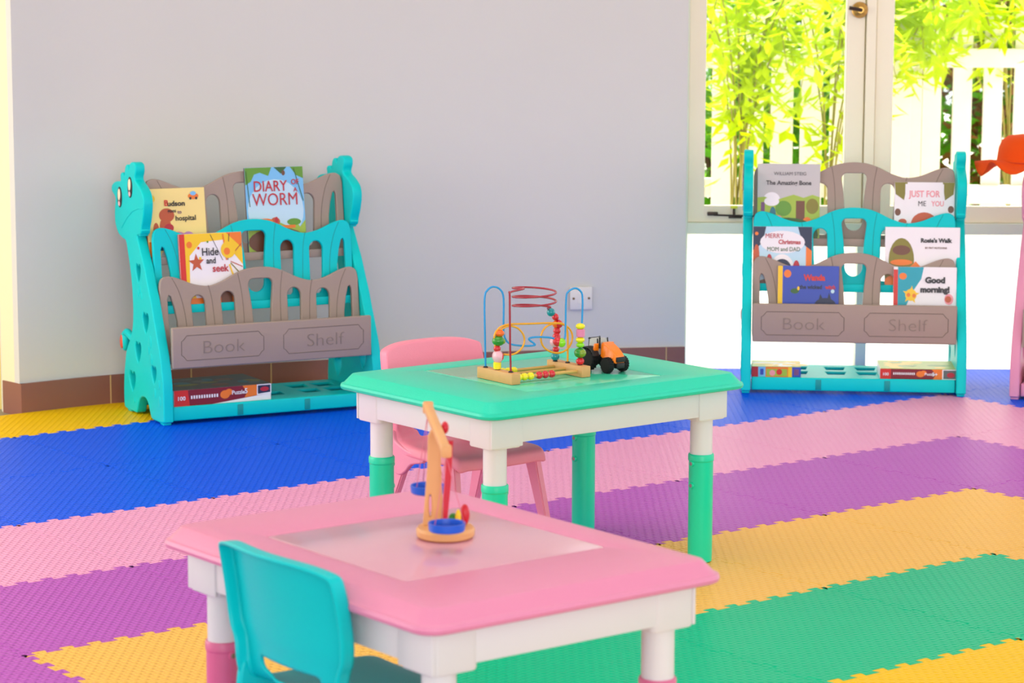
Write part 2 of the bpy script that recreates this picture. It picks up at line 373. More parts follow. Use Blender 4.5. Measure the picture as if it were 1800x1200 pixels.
plant('bamboo_plant', 'bright yellow-green leafy bamboo arching in front of the fence behind the left casement', 'plant', (1.0, 11.20, FZ), 12, 1.5, 0.5, 80, 0.12, 0.020, bright)
plant('bamboo_plant', 'yellow-green bamboo with hanging leaves just left of the window mullion', 'plant', (1.42, 11.32, FZ), 7, 1.42, 0.36, 60, 0.12, 0.020, bright)
plant('bamboo_plant', 'yellow-green bamboo drooping beside the fence rail end right of the window mullion', 'plant', (1.80, 12.15, FZ), 8, 1.62, 0.24, 90, 0.13, 0.020, bright, start=0.55, minz=0.75, lean=(0, -.55))
plant('bamboo_plant', 'yellow-green bamboo tips along the fence top at the right edge of the photo', 'plant', (2.4, 12.15, FZ), 10, 1.62, 0.70, 70, 0.13, 0.020, bright, start=0.6, minz=0.98, lean=(0, -.5))
def bush(label, loc, size, nl, m, L=0.10, w_=0.03):
    t = thing('hedge_shrub', label, 'shrub', loc); bl = bmesh.new()
    for i in range(nl):
        d = Vector((random.gauss(0, 1), random.gauss(0, 1), random.gauss(0, 1))).normalized(); r = random.uniform(0.45, 1) ** 0.5
        p = Vector((d.x * size[0] * r, d.y * size[1] * r, size[2] + d.z * size[2] * r))
        leaf(bl, p, Vector((random.uniform(-1, 1), random.uniform(-1, 1), random.uniform(-1, 1))), L * random.uniform(.6, 1.3), w_)
    finish(bl, 'foliage', m, t)
    bs = bmesh.new(); tube(bs, [(0, 0, 0), (0.05, 0, size[2] * 0.7), (0.0, 0, size[2] * 1.5)], 0.05, 8)
    for k_ in range(6):
        a = random.uniform(0, 6.28); tube(bs, [(0, 0, size[2] * 0.4), (math.cos(a) * size[0] * .3, math.sin(a) * size[1] * .3, size[2]), (math.cos(a) * size[0] * .6, math.sin(a) * size[1] * .5, size[2] * 1.5)], 0.015, 6)
    finish(bs, 'branches', bark, t)
bush('dark green shrub beyond the fence behind the left casement', (1.05, 13.2, FZ), (0.85, 0.5, 1.0), 2600, green)
bush('dark green shrub beyond the fence behind the window mullion', (2.0, 13.4, FZ), (0.8, 0.5, 1.05), 2600, green)
bush('brown and green shrub beyond the fence at the right edge of the photo', (2.95, 13.3, FZ), (0.8, 0.5, 1.0), 2400, brownl)
bush('tall green tree crown far beyond the fence', (1.6, 16.0, FZ), (3.2, 0.9, 1.5), 6000, green, 0.16, 0.05)

# ------------------------------------------------------------------ foam puzzle mats
TH, TX, TY, TS = 0.6646171574863609, -1.5748985409684764, 7.9012413482241834, 0.6
ct, stn = math.cos(TH), math.sin(TH)
def grid(u, v): return (TX + TS * (u * ct + v * stn), TY + TS * (u * stn - v * ct))
FOAM = {'blue': foam('foam_blue', (0, 90, 246)), 'pink': foam('foam_pink', (242, 164, 206)), 'purple': foam('foam_purple', (188, 92, 194)),
        'apricot': foam('foam_apricot', (250, 192, 92)), 'green': foam('foam_green', (0, 190, 140)), 'yellow': foam('foam_yellow', (248, 196, 0))}
def edge(n=9, a=0.0100):
    pts = [(0.0, 0.0), (0.004, -a)]
    p = 1.0 / n
    for k in range(n):
        o = k * p
        pts += [(o + .31 * p, -a), (o + .24 * p, a * 0.55), (o + .28 * p, a), (o + .72 * p, a), (o + .76 * p, a * 0.55), (o + .69 * p, -a)]
    pts += [(0.996, -a)]
    return [(x * TS, y) for x, y in pts]
E0 = edge()
def tile_outline():
    # local frame: x along u (0..TS), y = -v direction (0 .. -TS)
    top = [(x, y) for x, y in E0]                          # v = j edge, going +x
    right = [(TS + y, -x) for x, y in E0]                  # u = i+1 edge going down
    bottom = [(x, -TS + y) for x, y in E0][::-1]
    left = [(y, -x) for x, y in E0][::-1]
    c = [(0, 0), (TS, 0), (TS, -TS), (0, -TS)]
    bt = [(TS, -TS)] + bottom[:-1]; lf = [(0, -TS)] + left[:-1]
    return (top + [(TS, 0)] + right[1:] + bt + lf)[::-1]
tile_me = plate_mesh([tile_outline()], 0.012, 0.0020, plane='xy', res=1)
tile_me.transform(T(0, 0, -0.006))
_b = bmesh.new(); _b.from_mesh(tile_me); bmesh.ops.remove_doubles(_b, verts=_b.verts[:], dist=0.0002); _b.to_mesh(tile_me); _b.free()
def project(x, y, z):
    r = Vector((x, y, z - CAMH)); f = r.dot(F0); return 900 + FPX * r.dot(RX) / f, 600 + FPX * r.dot(DN) / f
def ring(i, j):
    cands = {'top': j, 'right': 6 - i, 'left': i + 6}
    r = min(cands.values())
    if r < 0: return 'yellow', 'outer', r
    side = [k_ for k_ in ('top', 'right', 'left') if cands[k_] == r][0]
    col = 'blue' if r < 2 else {2: 'pink', 3: 'purple', 4: 'apricot', 5: 'green'}.get(r, 'yellow')
    return col, side, r
ORD = ['first', 'second', 'third', 'fourth', 'fifth', 'sixth', 'seventh', 'eighth', 'ninth', 'tenth', 'eleventh', 'twelfth']
# wall lines that trim the outer tiles (point, outward normal)
cutl = []
for a, b in zip(WL, WL[1:]):
    t = Vector((b[0] - a[0], b[1] - a[1])).normalized(); cutl.append((Vector(((a[0] + b[0]) / 2, (a[1] + b[1]) / 2, 0)), Vector((-t.y, t.x, 0)), (a, b)))
def inroom(x, y): return (x > 0.655 or all((Vector((x, y, 0)) - p).dot(n) < 0 for p, n, _ in cutl)) and y < WY
colme = {}
IY = -1
for k_, m in FOAM.items():
    me = tile_me.copy(); me.name = 'foam_tile_' + k_; me.materials.append(m); colme[k_] = me
for j in range(-3, 9):
    for i in range(-5, 8):
        pts = [grid(i + a, j + b) for a in (0, .5, 1) for b in (0, .5, 1)]
        vis = False
        for x, y in pts:
            if y < 1: continue
            px, py = project(x, y, 0)
            if -60 < px < 1960 and -40 < py < 1480 and inroom(x, y): vis = True
        if not vis: continue
        col, side, r = ring(i, j)
        if side == 'outer':
            lab = 'yellow foam floor tile outside the blue band along the wall skirting, column %s from the left shelf side' % ORD[min(max(i + 3, 0), 11)]
            lab = 'yellow foam tile in the strip along the wall skirting, %s from the left edge' % ORD[min(max(i - IY, 0), 11)]
        elif side == 'top':
            c0 = 6 - j; lab = '%s foam tile in the %s band, %s leftwards from its right corner' % (col, {0: 'outer blue', 1: 'inner blue'}.get(r, col), ORD[min(max(c0 - i, 0), 11)])
            if col == 'yellow': lab = 'bright yellow foam tile inside the green band at the lower right, %s leftwards, %s row' % (ORD[min(max(c0 - i, 0), 11)], ORD[r - 6])
        elif side == 'right':
            c0 = 6 - i; lab = '%s foam tile on the right arm of the %s band, %s below its corner' % (col, {0: 'outer blue', 1: 'inner blue'}.get(r, col), ORD[min(max(j - c0 - 1, 0), 11)])
        else:
            c0 = i + 6; lab = '%s foam tile on the left arm of the %s band, %s below its left corner' % (col, col, ORD[min(max(j - c0 - 1, 0), 11)])
        x, y = grid(i, j)
        o = bpy.data.objects.new('foam_tile', colme[col]); C.objects.link(o)
        o.location = (x, y, 0); o.rotation_euler = (0, 0, TH)
        tag(o, lab, 'foam tile', '%s foam tiles' % col)
        # trim at the wall
        need = []
        cs = [grid(i + a, j + b) for a in (-.03, 1.03) for b in (-.03, 1.03)]
        planes = [(p, n) for p, n, ab in cutl if any((Vector((q[0], q[1], 0)) - p).dot(n) > 0 for q in cs)] if not (max(q[0] for q in cs) > 0.9) else []
        if max(q[1] for q in cs) > WY - 0.04: planes.append((Vector((1, WY - 0.036, 0)), Vector((0, 1, 0))))
        if planes:
            me = o.data.copy(); o.data = me; b_ = bmesh.new(); b_.from_mesh(me)
            mw = Matrix.Translation((x, y, 0)) @ Matrix.Rotation(TH, 4, 'Z'); inv = mw.inverted(); r3 = inv.to_3x3()
            for p, n in planes:
                g = bmesh.ops.bisect_plane(b_, geom=b_.verts[:] + b_.edges[:] + b_.faces[:], plane_co=inv @ p, plane_no=r3 @ n, clear_outer=True)
                b_.edges.ensure_lookup_table()
                es = [e for e in b_.edges if e.is_boundary]
                if es:
                    try: bmesh.ops.holes_fill(b_, edges=es, sides=0)
                    except Exception: pass
            if len(b_.faces) == 0: b_.free(); bpy.data.objects.remove(o); continue
            b_.to_mesh(me); b_.free()

# ------------------------------------------------------------------ giraffe book shelves
FRONT = [(.25, .842), (.228, .834), (.226, .812), (.236, .786), (.195, .766), (.164, .745), (.152, .718), (.156, .685), (.166, .656), (.178, .632), (.186, .610), (.214, .604), (.222, .598), (.205, .571), (.180, .534), (.158, .503), (.136, .463), (.117, .428), (.098, .395), (.074, .341), (.056, .304), (.038, .264), (.020, .224), (.006, .175), (-.004, .130), (-.008, .032), (-.004, .010)]
REAR = [(.274, .839), (.285, .830), (.291, .815), (.300, .828), (.315, .830), (.326, .822), (.332, .808), (.338, .792), (.352, .800), (.368, .800), (.377, .790), (.373, .775), (.385, .770), (.415, .768), (.445, .762), (.466, .749), (.465, .732), (.448, .722), (.432, .712), (.431, .697), (.439, .670), (.439, .634), (.426, .611), (.402, .591), (.364, .580), (.334, .574), (.318, .542), (.303, .508), (.291, .471), (.282, .434), (.276, .387), (.274, .339), (.282, .293), (.300, .260), (.330, .226), (.350, .200), (.362, .163), (.373, .125), (.379, .075), (.378, .025), (.369, .008), (.326, .006), (.290, .006)]
ARCH = [(.256, .007), (.243, .030), (.225, .055), (.195, .068), (.160, .066), (.138, .048), (.124, .024), (.108, .008), (.064, .006), (.04, .006)]
def heart(cx, cz, w_, h):
    half = [(0, .34), (.17, .47), (.36, .46), (.50, .30), (.48, .08), (.34, -.18), (.16, -.38), (0, -.50)]
    pts = half + [(-x, z) for x, z in half[1:-1][::-1]]
    return [(cx + x * w_, cz + z * h) for x, z in pts]
def panel_loops():
    out = [(p[0], p[1]) for p in FRONT[::-1]] + REAR + ARCH
    sm = catmull([(a, b, 0) for a, b in out], 3, True)
    lp = [[(p.x, p.y) for p in sm]]
    for h in ((.217, .478, .046, .064), (.153, .320, .056, .070), (.231, .213, .058, .072), (.292, .108, .060, .070), (.082, .157, .046, .060)): lp.append(heart(*h))
    return lp
def arc(cx, cz, rx, rz, a0, a1, n=8): return [(cx + rx * math.cos(math.radians(a0 + (a1 - a0) * k / n)), cz + rz * math.sin(math.radians(a0 + (a1 - a0) * k / n))) for k in range(n + 1)]
BW = 0.712
RZ = 1.09
LEAN = -0.12
def board_loops():
    c = BW / 2
    half = [(0.356, .222), (0.350, .246), (0.334, .256), (0.315, .256), (0.285, .248), (0.24, .231), (0.20, .223), (0.17, .224), (0.13, .236), (0.09, .254), (0.05, .267), (0.0, .272)]
    top = half + [(-a, b) for a, b in half[:-1][::-1]]
    sm = [(p.x, p.y) for p in catmull([(a, b, 0) for a, b in top], 3)]
    outer = [(0.356, 0.0)] + sm + [(-0.356, 0.0)]
    loops = [outer]
    def slot(xc, w0, w1, z0, z1, sh):   # rounded slot, w0 bottom, w1 top, sh = sideways shift of the foot
        rt = w1 / 2; rb = 0.008
        l = [(xc + rt * math.cos(math.radians(a)), z1 - rt + rt * math.sin(math.radians(a))) for a in range(0, 181, 18)]
        l += [(xc + sh * .5 - (w0 + w1) / 4, (z0 + z1) / 2 - .02), (xc + sh - w0 / 2, z0 + rb), (xc + sh - w0 / 2 + rb, z0), (xc + sh + w0 / 2 - rb, z0), (xc + sh + w0 / 2, z0 + rb), (xc + sh * .5 + (w0 + w1) / 4, (z0 + z1) / 2 - .02)]
        return l
    # centre keyhole
    k_ = arc(.026, .218, .018, .018, 0, 90, 5) + arc(-.026, .218, .018, .018, 90, 180, 5) + [(-.036, .16), (-.032, .11)] + arc(0, .079, .031, .031, 180, 360, 10) + [(.032, .11), (.036, .16)]
    loops.append(k_)
    for s in (1, -1):
        a = slot(.119 * s, .042, .050, .034, .203, -.006 * s); b = slot(.224 * s, .042, .050, .034, .196, -.006 * s)
        loops += [a, b]
        tri = [(.325, .200), (.318, .196), (.308, .165), (.300, .12), (.297, .034), (.326, .034), (.330, .12), (.330, .19)]
        tri = [(x * s, z) for x, z in tri]; loops.append(tri)
    return [[(x + c, z * RZ) for x, z in l] for l in loops]
def groove_pts():
    out = []
    for s in (1, -1):
        for pts in ([(.080, .256), (.070, .20), (.066, .12), (.070, .02)], [(.186, .224), (.176, .18), (.170, .10), (.168, .02)], [(.312, .252), (.290, .21), (.274, .15), (.268, .08), (.268, .02)]):
            out.append([(x * s + BW / 2, z * RZ) for x, z in pts])
    return out
HEAD_Z = 0.74
PT = 0.034   # panel thickness
def make_shelf(name, label, colp, darkp, teal_board, grey, loc, rot):
    t = thing(name, label, 'bookshelf', loc, rot)
    groove_shade_g = mat('taupe_groove', (120, 106, 96), 0.6, 0.3); groove_shade_t = mat(teal_board.name + '_groove', darkp, 0.5, 0.4)  # darker tones painted as the shade inside grooves that are not cut
    pl = panel_loops()
    for side in (0, 1):
        me = plate_mesh(pl, PT, 0.005, plane='xy', res=2)
        # outline (d, z) in xy -> local y = d, z = z, x = thickness
        mt = Matrix(((0, 0, 1, 0), (1, 0, 0, 0), (0, 1, 0, 0), (0, 0, 0, 1)))
        bm = bmesh.new(); addmesh(bm, me, T(PT / 2 + side * (BW + PT + .004), 0, 0) @ mt)
        xo = 0.0 if side == 0 else BW + 2 * PT + .004; sg = -1 if side == 0 else 1
        # raised small hearts and dots, jaw rim and mouth line
        for (d, z, a, b) in ((.034, .131, .012, .016), (.076, .097, .012, .018), (.030, .076, .012, .018), (.112, .262, .016, .022), (.128, .236, .012, .018), (.105, .205, .016, .020), (.205, .425, .010, .014), (.222, .412, .010, .014), (.19, .405, .010, .012), (.275, .045, .010, .010)):
            ball(bm, (xo, d, z), 1.0, (0.0022, a, b), 12)
        tube(bm, [(xo, d, z) for d, z in [(.16, .695), (.20, .694), (.26, .680), (.32, .650), (.37, .615)]], 0.0022, 6)
        # nostril ridges under the jaw on the front edge
        for z in (.622, .606): box(bm, (xo - sg * PT / 2, .188 + (.622 - z), z), (PT * .9, .02, .009), 0.004)
        # feet
        for d in (.010, .325): box(bm, (xo - sg * PT / 2, d + .012, .006), (PT * .8, .034, .012), 0.003)
        p = finish(bm, 'side_panel', colp, t, True, 40)
        for (d, z) in ((.279, .757), (.383, .717)):
            e = bmesh.new(); rx = 0.0012 if True else 0
            ball(e, (xo + sg * .0008, d, z), 1.0, (0.003, .0225, .035), 20, 0); ball(e, (xo + sg * .0022, d, z + .007), 1.0, (0.0026, .0135, .0215), 20, 1); ball(e, (xo + sg * .0026, d, z - .021), 1.0, (0.0024, .0085, .0095), 16, 2)
            finish(e, 'eye', [mat('eye_black', (30, 30, 34), 0.4), mat('eye_cream', (246, 232, 196), 0.5), mat('eye_pink', (240, 186, 190), 0.5)], p, True)
        tb = bmesh.new(); xc = xo - sg * PT * .4
        tube(tb, catmull([(xc, .30, .245), (xc, .345, .256), (xc, .375, .262), (xc, .392, .245)], 5), 0.013, 10)
        ball(tb, (xc, .392, .232), 1.0, (.016, .022, .036), 18, 0); ball(tb, (xc + sg * .012, .394, .229), 1.0, (.006, .013, .024), 16, 1)
        finish(tb, 'tail', [colp, mat('tail_red', (222, 84, 60), 0.5)], p, True, 60)
    x0 = PT + .002
    bl = board_loops()
    for (nm, z, d, m, gm, td) in (('front_rack', .195, .092, grey, groove_shade_g, .042), ('middle_rack', .350, .148, teal_board, groove_shade_t, .021), ('top_rack', .506, .216, grey, groove_shade_g, .030)):
        bm = bmesh.new(); addmesh(bm, plate_mesh(bl, 0.016, 0.0035, res=2))
        for g in groove_pts():
            P = catmull([(a, -.0076, b) for a, b in g], 5); tube(bm, P, 0.0013, 5, 1)
        bmesh.ops.transform(bm, matrix=T(x0, d, z) @ Matrix.Rotation(LEAN, 4, 'X'), verts=bm.verts[:])
        # trough the books stand in: floor plate and front lip
        box(bm, (x0 + BW / 2, d - .004 - td / 2, z + .008), (BW - .002, td, .010), 0.002)
        box(bm, (x0 + BW / 2, d - .004 - td, z + .013), (BW - .002, .006, .028), 0.0025)
        finish(bm, nm, [m, gm], t, True, 40)
    # name board
    bm = bmesh.new(); box(bm, (x0 + BW / 2, .012, .251), (BW - .002, .018, .136), 0.005, 3)
    def fr(xc, w_):
        h = .082; z = .250; c = .014; pts = [(-w_ / 2, h / 2 - c), (-w_ / 2 + c * .45, h / 2 - c), (-w_ / 2 + c, h / 2 - c * .45), (-w_ / 2 + c, h / 2)]
        P = [(-w_ / 2, h / 2 - c * 1.3), (-w_ / 2 + c * .5, h / 2 - c), (-w_ / 2 + c * 1.3, h / 2)]
        Q = P + [(-x, y) for x, y in P[::-1]]; Q = Q + [(x, -y) for x, y in Q[::-1]]
        tube(bm, [(xc + x, .0032, z + y) for x, y in Q], 0.0014, 6, 1, closed=True)
    fr(x0 + .176, .288); fr(x0 + .536, .290)
    nb = finish(bm, 'name_board', [grey, groove_shade_g], t, True, 40)
    for s_, xc in (('Book', .178), ('Shelf', .540)):
        bm = bmesh.new(); addmesh(bm, text_mesh(s_, 0.062, 0.0012, bold=-.0012, plane='xz', sx=1.15), T(x0 + xc, .0026, .247)); finish(bm, 'lettering', mat('taupe_lettering', (140, 124, 113), 0.6), nb)
    # bottom tray with openings
    def trap(xc, w0, w1, y0, y1): return [(xc - w0 / 2, y0), (xc + w0 / 2, y0), (xc + w1 / 2, y1), (xc - w1 / 2, y1)]
    lp = [[(0, .0), (BW - .002, 0), (BW - .002, .33), (0, .33)]]
    for xc in (.07, .165, .30, .41, .545, .64): lp += [trap(xc, .058, .075, .10, .17), trap(xc, .06, .075, .21, .28)]
    bm = bmesh.new(); me = plate_mesh(lp, 0.010, 0.002, plane='xy', res=1); addmesh(bm, me, T(x0 + .001, .012, .050))
    box(bm, (x0 + BW / 2, .012, .035), (BW - .002, .014, .046), 0.005, 3); box(bm, (x0 + BW / 2, .34, .035), (BW - .002, .012, .040), 0.004)
    for xc in (.235, .475): box(bm, (x0 + xc, .0045, .034), (.020, .004, .036), 0.0018, mi=1)  # raised dark strips, painted shade of the tray-front grooves
    finish(bm, 'bottom_tray', [colp, groove_shade_t], t, True, 40)
    return t
teal_p = mat('teal_plastic', (0, 206, 204), 0.42, 0.18, noise=0.25, nscale=350, var=0.02); grey_p = mat('taupe_plastic', (164, 144, 132), 0.5, 0.4, noise=0.2, nscale=350, var=0.02)
teal_b = mat('teal_board_plastic', (0, 202, 206), 0.42, 0.18, noise=0.2, nscale=350); pink_p = mat('pink_shelf_plastic', (226, 148, 178), 0.45, 0.45, noise=0.2, nscale=350)
pink_b = mat('pink_board_plastic', (226, 150, 178), 0.45, 0.45)
LO, LA = Vector((-1.1321, 8.1029, 0)), math.radians(28.0)
RO, RA = Vector((0.8068, 8.8103, 0)), math.radians(-5.0)
KO, KA = Vector((1.7300, 8.6900, 0)), math.radians(-19.0)
make_shelf('giraffe_bookshelf', 'turquoise and taupe giraffe bookshelf standing against the curved wall at the left', teal_p, (0, 150, 148), teal_b, grey_p, LO, LA)
make_shelf('giraffe_bookshelf', 'turquoise and taupe giraffe bookshelf standing in front of the bright window', teal_p, (0, 150, 148), teal_b, grey_p, RO, RA)
make_shelf('giraffe_bookshelf', 'pink bookshelf with taupe racks cut off by the right edge of the photo', pink_p, (180, 110, 140), pink_b, grey_p, KO, KA)

# ------------------------------------------------------------------ picture books
paper = mat('paper', (238, 232, 220), 0.8)
def col(n, *c): return mat('print_' + n, c, 0.38, 0.5)
PC = dict(cream=col('cream', 250, 222, 140), red=col('red', 214, 40, 30), orange=col('orange', 240, 122, 30), yellow=col('yellow', 248, 200, 20), white=col('white', 242, 236, 240), sky=col('sky', 120, 190, 236),
          skyl=col('pale_sky', 190, 222, 240), green=col('green', 96, 150, 40), dgreen=col('dark_green', 48, 96, 36), lime=col('lime', 160, 186, 60), brown=col('brown', 112, 66, 44), crimson=col('crimson', 190, 30, 50), blue=col('blue', 46, 72, 178),
          navy=col('navy', 28, 36, 70), black=col('black', 40, 34, 40), teal=col('teal', 0, 160, 180), lilac=col('lilac', 206, 140, 196), rust=col('rust', 196, 84, 44), grey=col('grey', 196, 190, 190), pink=col('pink', 240, 150, 160), tealb=col('petrol', 30, 110, 130), olive=col('olive', 132, 122, 30), dgrey=col('dark_grey', 96, 92, 96), mauve=col('mauve', 120, 70, 120))
def book(name, label, cat, w_, h, t_, base, spine, art, texts, parent_loc, rotz, tilt=0.0, roll=0.0, group=None, cat_group=None):
    o = thing(name, label, cat, parent_loc, 0, group)
    o.rotation_euler = Matrix.Rotation(rotz, 4, 'Z').to_euler() if False else (tilt, roll, rotz)
    bm = bmesh.new(); ct_ = 0.002
    box(bm, (0, -t_ / 2 + ct_ / 2, h / 2), (w_, ct_, h), 0.0006, 1, 0); box(bm, (0, t_ / 2 - ct_ / 2, h / 2), (w_, ct_, h), 0.0006, 1, 0)
    box(bm, (-w_ / 2 + ct_ / 2, 0, h / 2), (ct_, t_ - .0002, h), 0.0006, 1, 1)
    finish(bm, 'cover', [base, spine], o)
    bm = bmesh.new(); box(bm, (0.001, 0, h / 2), (w_ - .007, t_ - 2 * ct_ - .0002, h - .005)); finish(bm, 'pages', paper, o)
    # art: one mesh, thin printed shapes stacked in order
    bm = bmesh.new(); ms = []
    yy = -t_ / 2 - 0.00025
    def mi(m):
        if m not in ms: ms.append(m)
        return ms.index(m)
    for it in art:
        k_ = it[0]; m = PC[it[-1]]
        if k_ == 'r': x0, z0, x1, z1 = [a for a in it[1:5]]; pts = [(x0, z0), (x1, z0), (x1, z1), (x0, z1)]
        elif k_ == 'e': cx, cz, rx, rz = it[1:5]; pts = arc(cx, cz, rx, rz, 0, 345, 23)
        elif k_ == 'p': pts = list(it[1])
        elif k_ == 'star': cx, cz, r1, a0 = it[1:5]; pts = [(cx + (r1 if q % 2 == 0 else r1 * .42) * math.cos(a0 + q * math.pi / 5), cz + (r1 if q % 2 == 0 else r1 * .42) * math.sin(a0 + q * math.pi / 5)) for q in range(10)]
        elif k_ == 'l':
            x0, z0, x1, z1, th_ = it[1:6]; d = Vector((x1 - x0, z1 - z0)).normalized(); n = Vector((-d.y, d.x)) * th_ / 2; pts = [(x0 - n.x, z0 - n.y), (x1 - n.x, z1 - n.y), (x1 + n.x, z1 + n.y), (x0 + n.x, z0 + n.y)]
        pts = [(min(max(x * w_ - w_ / 2, -w_ / 2 + .0005), w_ / 2 - .0005), min(max(z * h, .0005), h - .0005)) for x, z in pts]
        vs = [bm.verts.new((x, yy, z)) for x, z in pts]
        try:
            f = bm.faces.new(vs); f.material_index = mi(m)
            f.normal_update()
            if f.normal.y > 0: f.normal_flip()
        except Exception: pass
        yy -= 0.00012
    if art: finish(bm, 'cover_print', ms, o)
    else: bm.free()
    for s_, x, z, sz, c, sx, bold in texts:
        bm = bmesh.new(); addmesh(bm, text_mesh(s_, sz * h, 0.0002, bold * sz * h, sx=sx), T(x * w_ - w_ / 2, yy - .0003, z * h)); finish(bm, 'title_lettering', PC[c], o)
    return o
def on(O, A, s, d, z): return O + Vector((math.cos(A) * s - math.sin(A) * d, math.sin(A) * s + math.cos(A) * d, z))
LT = -0.125
# left shelf
DT, DM, DF = .216 - .015, .148 - .0145, .092 - .016       # depth of the books standing in the three racks
ZT, ZM, ZF = .506 + .0155, .350 + .0155, .195 + .0155
book('picture_book', 'pale yellow hospital picture book, top rack of the left bookshelf', 'book', .205, .233, .008, PC['cream'], PC['orange'],
     [('r', 0, 0, .10, .25, 'orange'), ('e', .10, .86, .045, .05, 'yellow'), ('e', .30, .46, .10, .13, 'rust'), ('e', .33, .62, .13, .10, 'rust'), ('e', .36, .44, .08, .06, 'crimson'), ('e', .14, .42, .05, .10, 'rust'), ('e', .22, .24, .14, .12, 'tealb'), ('e', .52, .22, .16, .16, 'lilac'), ('e', .68, .24, .13, .14, 'lilac'), ('e', .5, .05, .3, .12, 'grey'), ('e', .80, .88, .09, .045, 'orange'), ('e', .80, .92, .05, .03, 'sky'), ('e', .75, .85, .02, .02, 'black'), ('e', .85, .85, .02, .02, 'black'), ('r', 0, 0, 1, .04, 'navy')],
     [('B', .33, .79, .115, 'red', 1, .03), ('udson', .50, .78, .10, 'black', 1.1, .03), ('goes', .42, .68, .07, 'black', 1, .02), ('to', .55, .66, .07, 'mauve', 1, .02), ('hospital', .65, .57, .10, 'black', 1.0, .02)],
     on(LO, LA, .137, DT, ZT), LA, LT)
book('picture_book', 'sky blue glossy book reading Diary of a Worm, tallest book on the left bookshelf', 'book', .212, .292, .009, PC['sky'], PC['brown'],
     [('e', .5, .50, .48, .36, 'skyl'), ('p', [(0, 1), (0, .80), (.10, .84), (.16, .92), (.26, .94), (.40, .90), (.46, 1)], 'green'), ('p', [(.5, 1), (.62, .92), (.72, 1)], 'dgreen'), ('p', [(.78, 1), (.88, .90), (1, .86), (1, 1)], 'green'), ('e', .66, .93, .03, .03, 'brown'), ('p', [(0, 0), (1, 0), (1, .38), (.9, .30), (.8, .40), (.7, .31), (.55, .36), (.4, .30), (.25, .38), (.12, .30), (0, .40)], 'lime'), ('e', .80, .36, .12, .04, 'green'), ('e', .48, .37, .08, .05, 'rust'), ('e', .50, .39, .03, .035, 'crimson'), ('e', .30, .38, .14, .03, 'orange'), ('r', .55, .29, .82, .325, 'orange'), ('e', .5, .14, .5, .16, 'brown'), ('l', .84, .98, .98, .6, .012, 'dgreen'), ('l', .02, .96, .06, .55, .012, 'dgreen')],
     [('DIARY', .42, .775, .175, 'crimson', .84, .008), ('OF', .85, .82, .085, 'crimson', .9, .02), ('A', .85, .73, .07, 'crimson', 1, .02), ('WORM', .50, .62, .205, 'crimson', .86, .008)],
     on(LO, LA, .492, DT, ZT), LA, LT)
book('picture_book', 'red-spined Hide and seek book with star and sun, left bookshelf', 'book', .222, .242, .009, PC['white'], PC['red'],
     [('p', [(0, 1), (0, .0), (.30, 0), (.14, .30), (.16, .70), (.35, .88), (.70, .90), (.80, .78), (1, .55), (1, 1)], 'yellow'), ('r', .5, 0, 1, .22, 'orange'), ('r', 0, 0, 1, .12, 'orange'), ('r', .62, 0, .80, .30, 'brown'), ('p', [(.75, 1), (1, .78), (1, 1)], 'orange'), ('r', 0, 0, .09, 1, 'red'), ('e', .16, .85, .045, .045, 'orange'), ('star', .26, .60, .13, .35, 'rust'), ('l', .68, .62, .50, .98, .008, 'black'), ('l', .76, .62, .80, .98, .012, 'brown'), ('l', .74, .62, .70, .98, .02, 'orange'), ('l', .80, .66, .99, .84, .012, 'rust'), ('l', .80, .60, .99, .52, .012, 'rust'), ('l', .80, .58, .99, .38, .014, 'olive'), ('l', .78, .56, .86, .32, .025, 'yellow'), ('e', .77, .76, .115, .115, 'yellow'), ('e', .75, .74, .05, .05, 'orange'), ('e', .30, .80, .02, .02, 'red'), ('e', .45, .88, .015, .015, 'green'), ('e', .32, .66, .02, .02, 'yellow')],
     [('Hide', .48, .74, .15, 'black', .85, .015), ('and', .49, .62, .115, 'black', .85, .02), ('seek', .63, .51, .14, 'crimson', .9, .02)],
     on(LO, LA, .232, DM, ZM), LA, LT)
# right shelf
book('picture_book', 'grey and green book The Amazing Bone, top rack of the right bookshelf, left side', 'book', .222, .274, .014, PC['grey'], PC['dgrey'],
     [('e', .23, .54, .13, .09, 'white'), ('p', [(0, 0), (1, 0), (1, .57), (.88, .60), (.74, .56), (.58, .60), (.42, .56), (.28, .52), (.12, .57), (0, .56)], 'lime'), ('r', .62, 0, .76, .52, 'brown'), ('r', .06, .1, .12, .5, 'mauve'), ('e', .42, .42, .13, .10, 'green'), ('e', .88, .45, .10, .10, 'olive'), ('e', .23, .51, .12, .06, 'white'), ('e', .25, .34, .05, .10, 'tealb'), ('e', .35, .28, .05, .05, 'pink'), ('e', .80, .25, .07, .06, 'orange'), ('e', .5, .08, .48, .22, 'dgreen')],
     [('WILLIAM STEIG', .52, .87, .062, 'dgrey', 1.0, .01), ('The Amazing Bone', .5, .75, .078, 'black', .98, .02)],
     on(RO, RA, .160, DT, ZT), RA, LT)
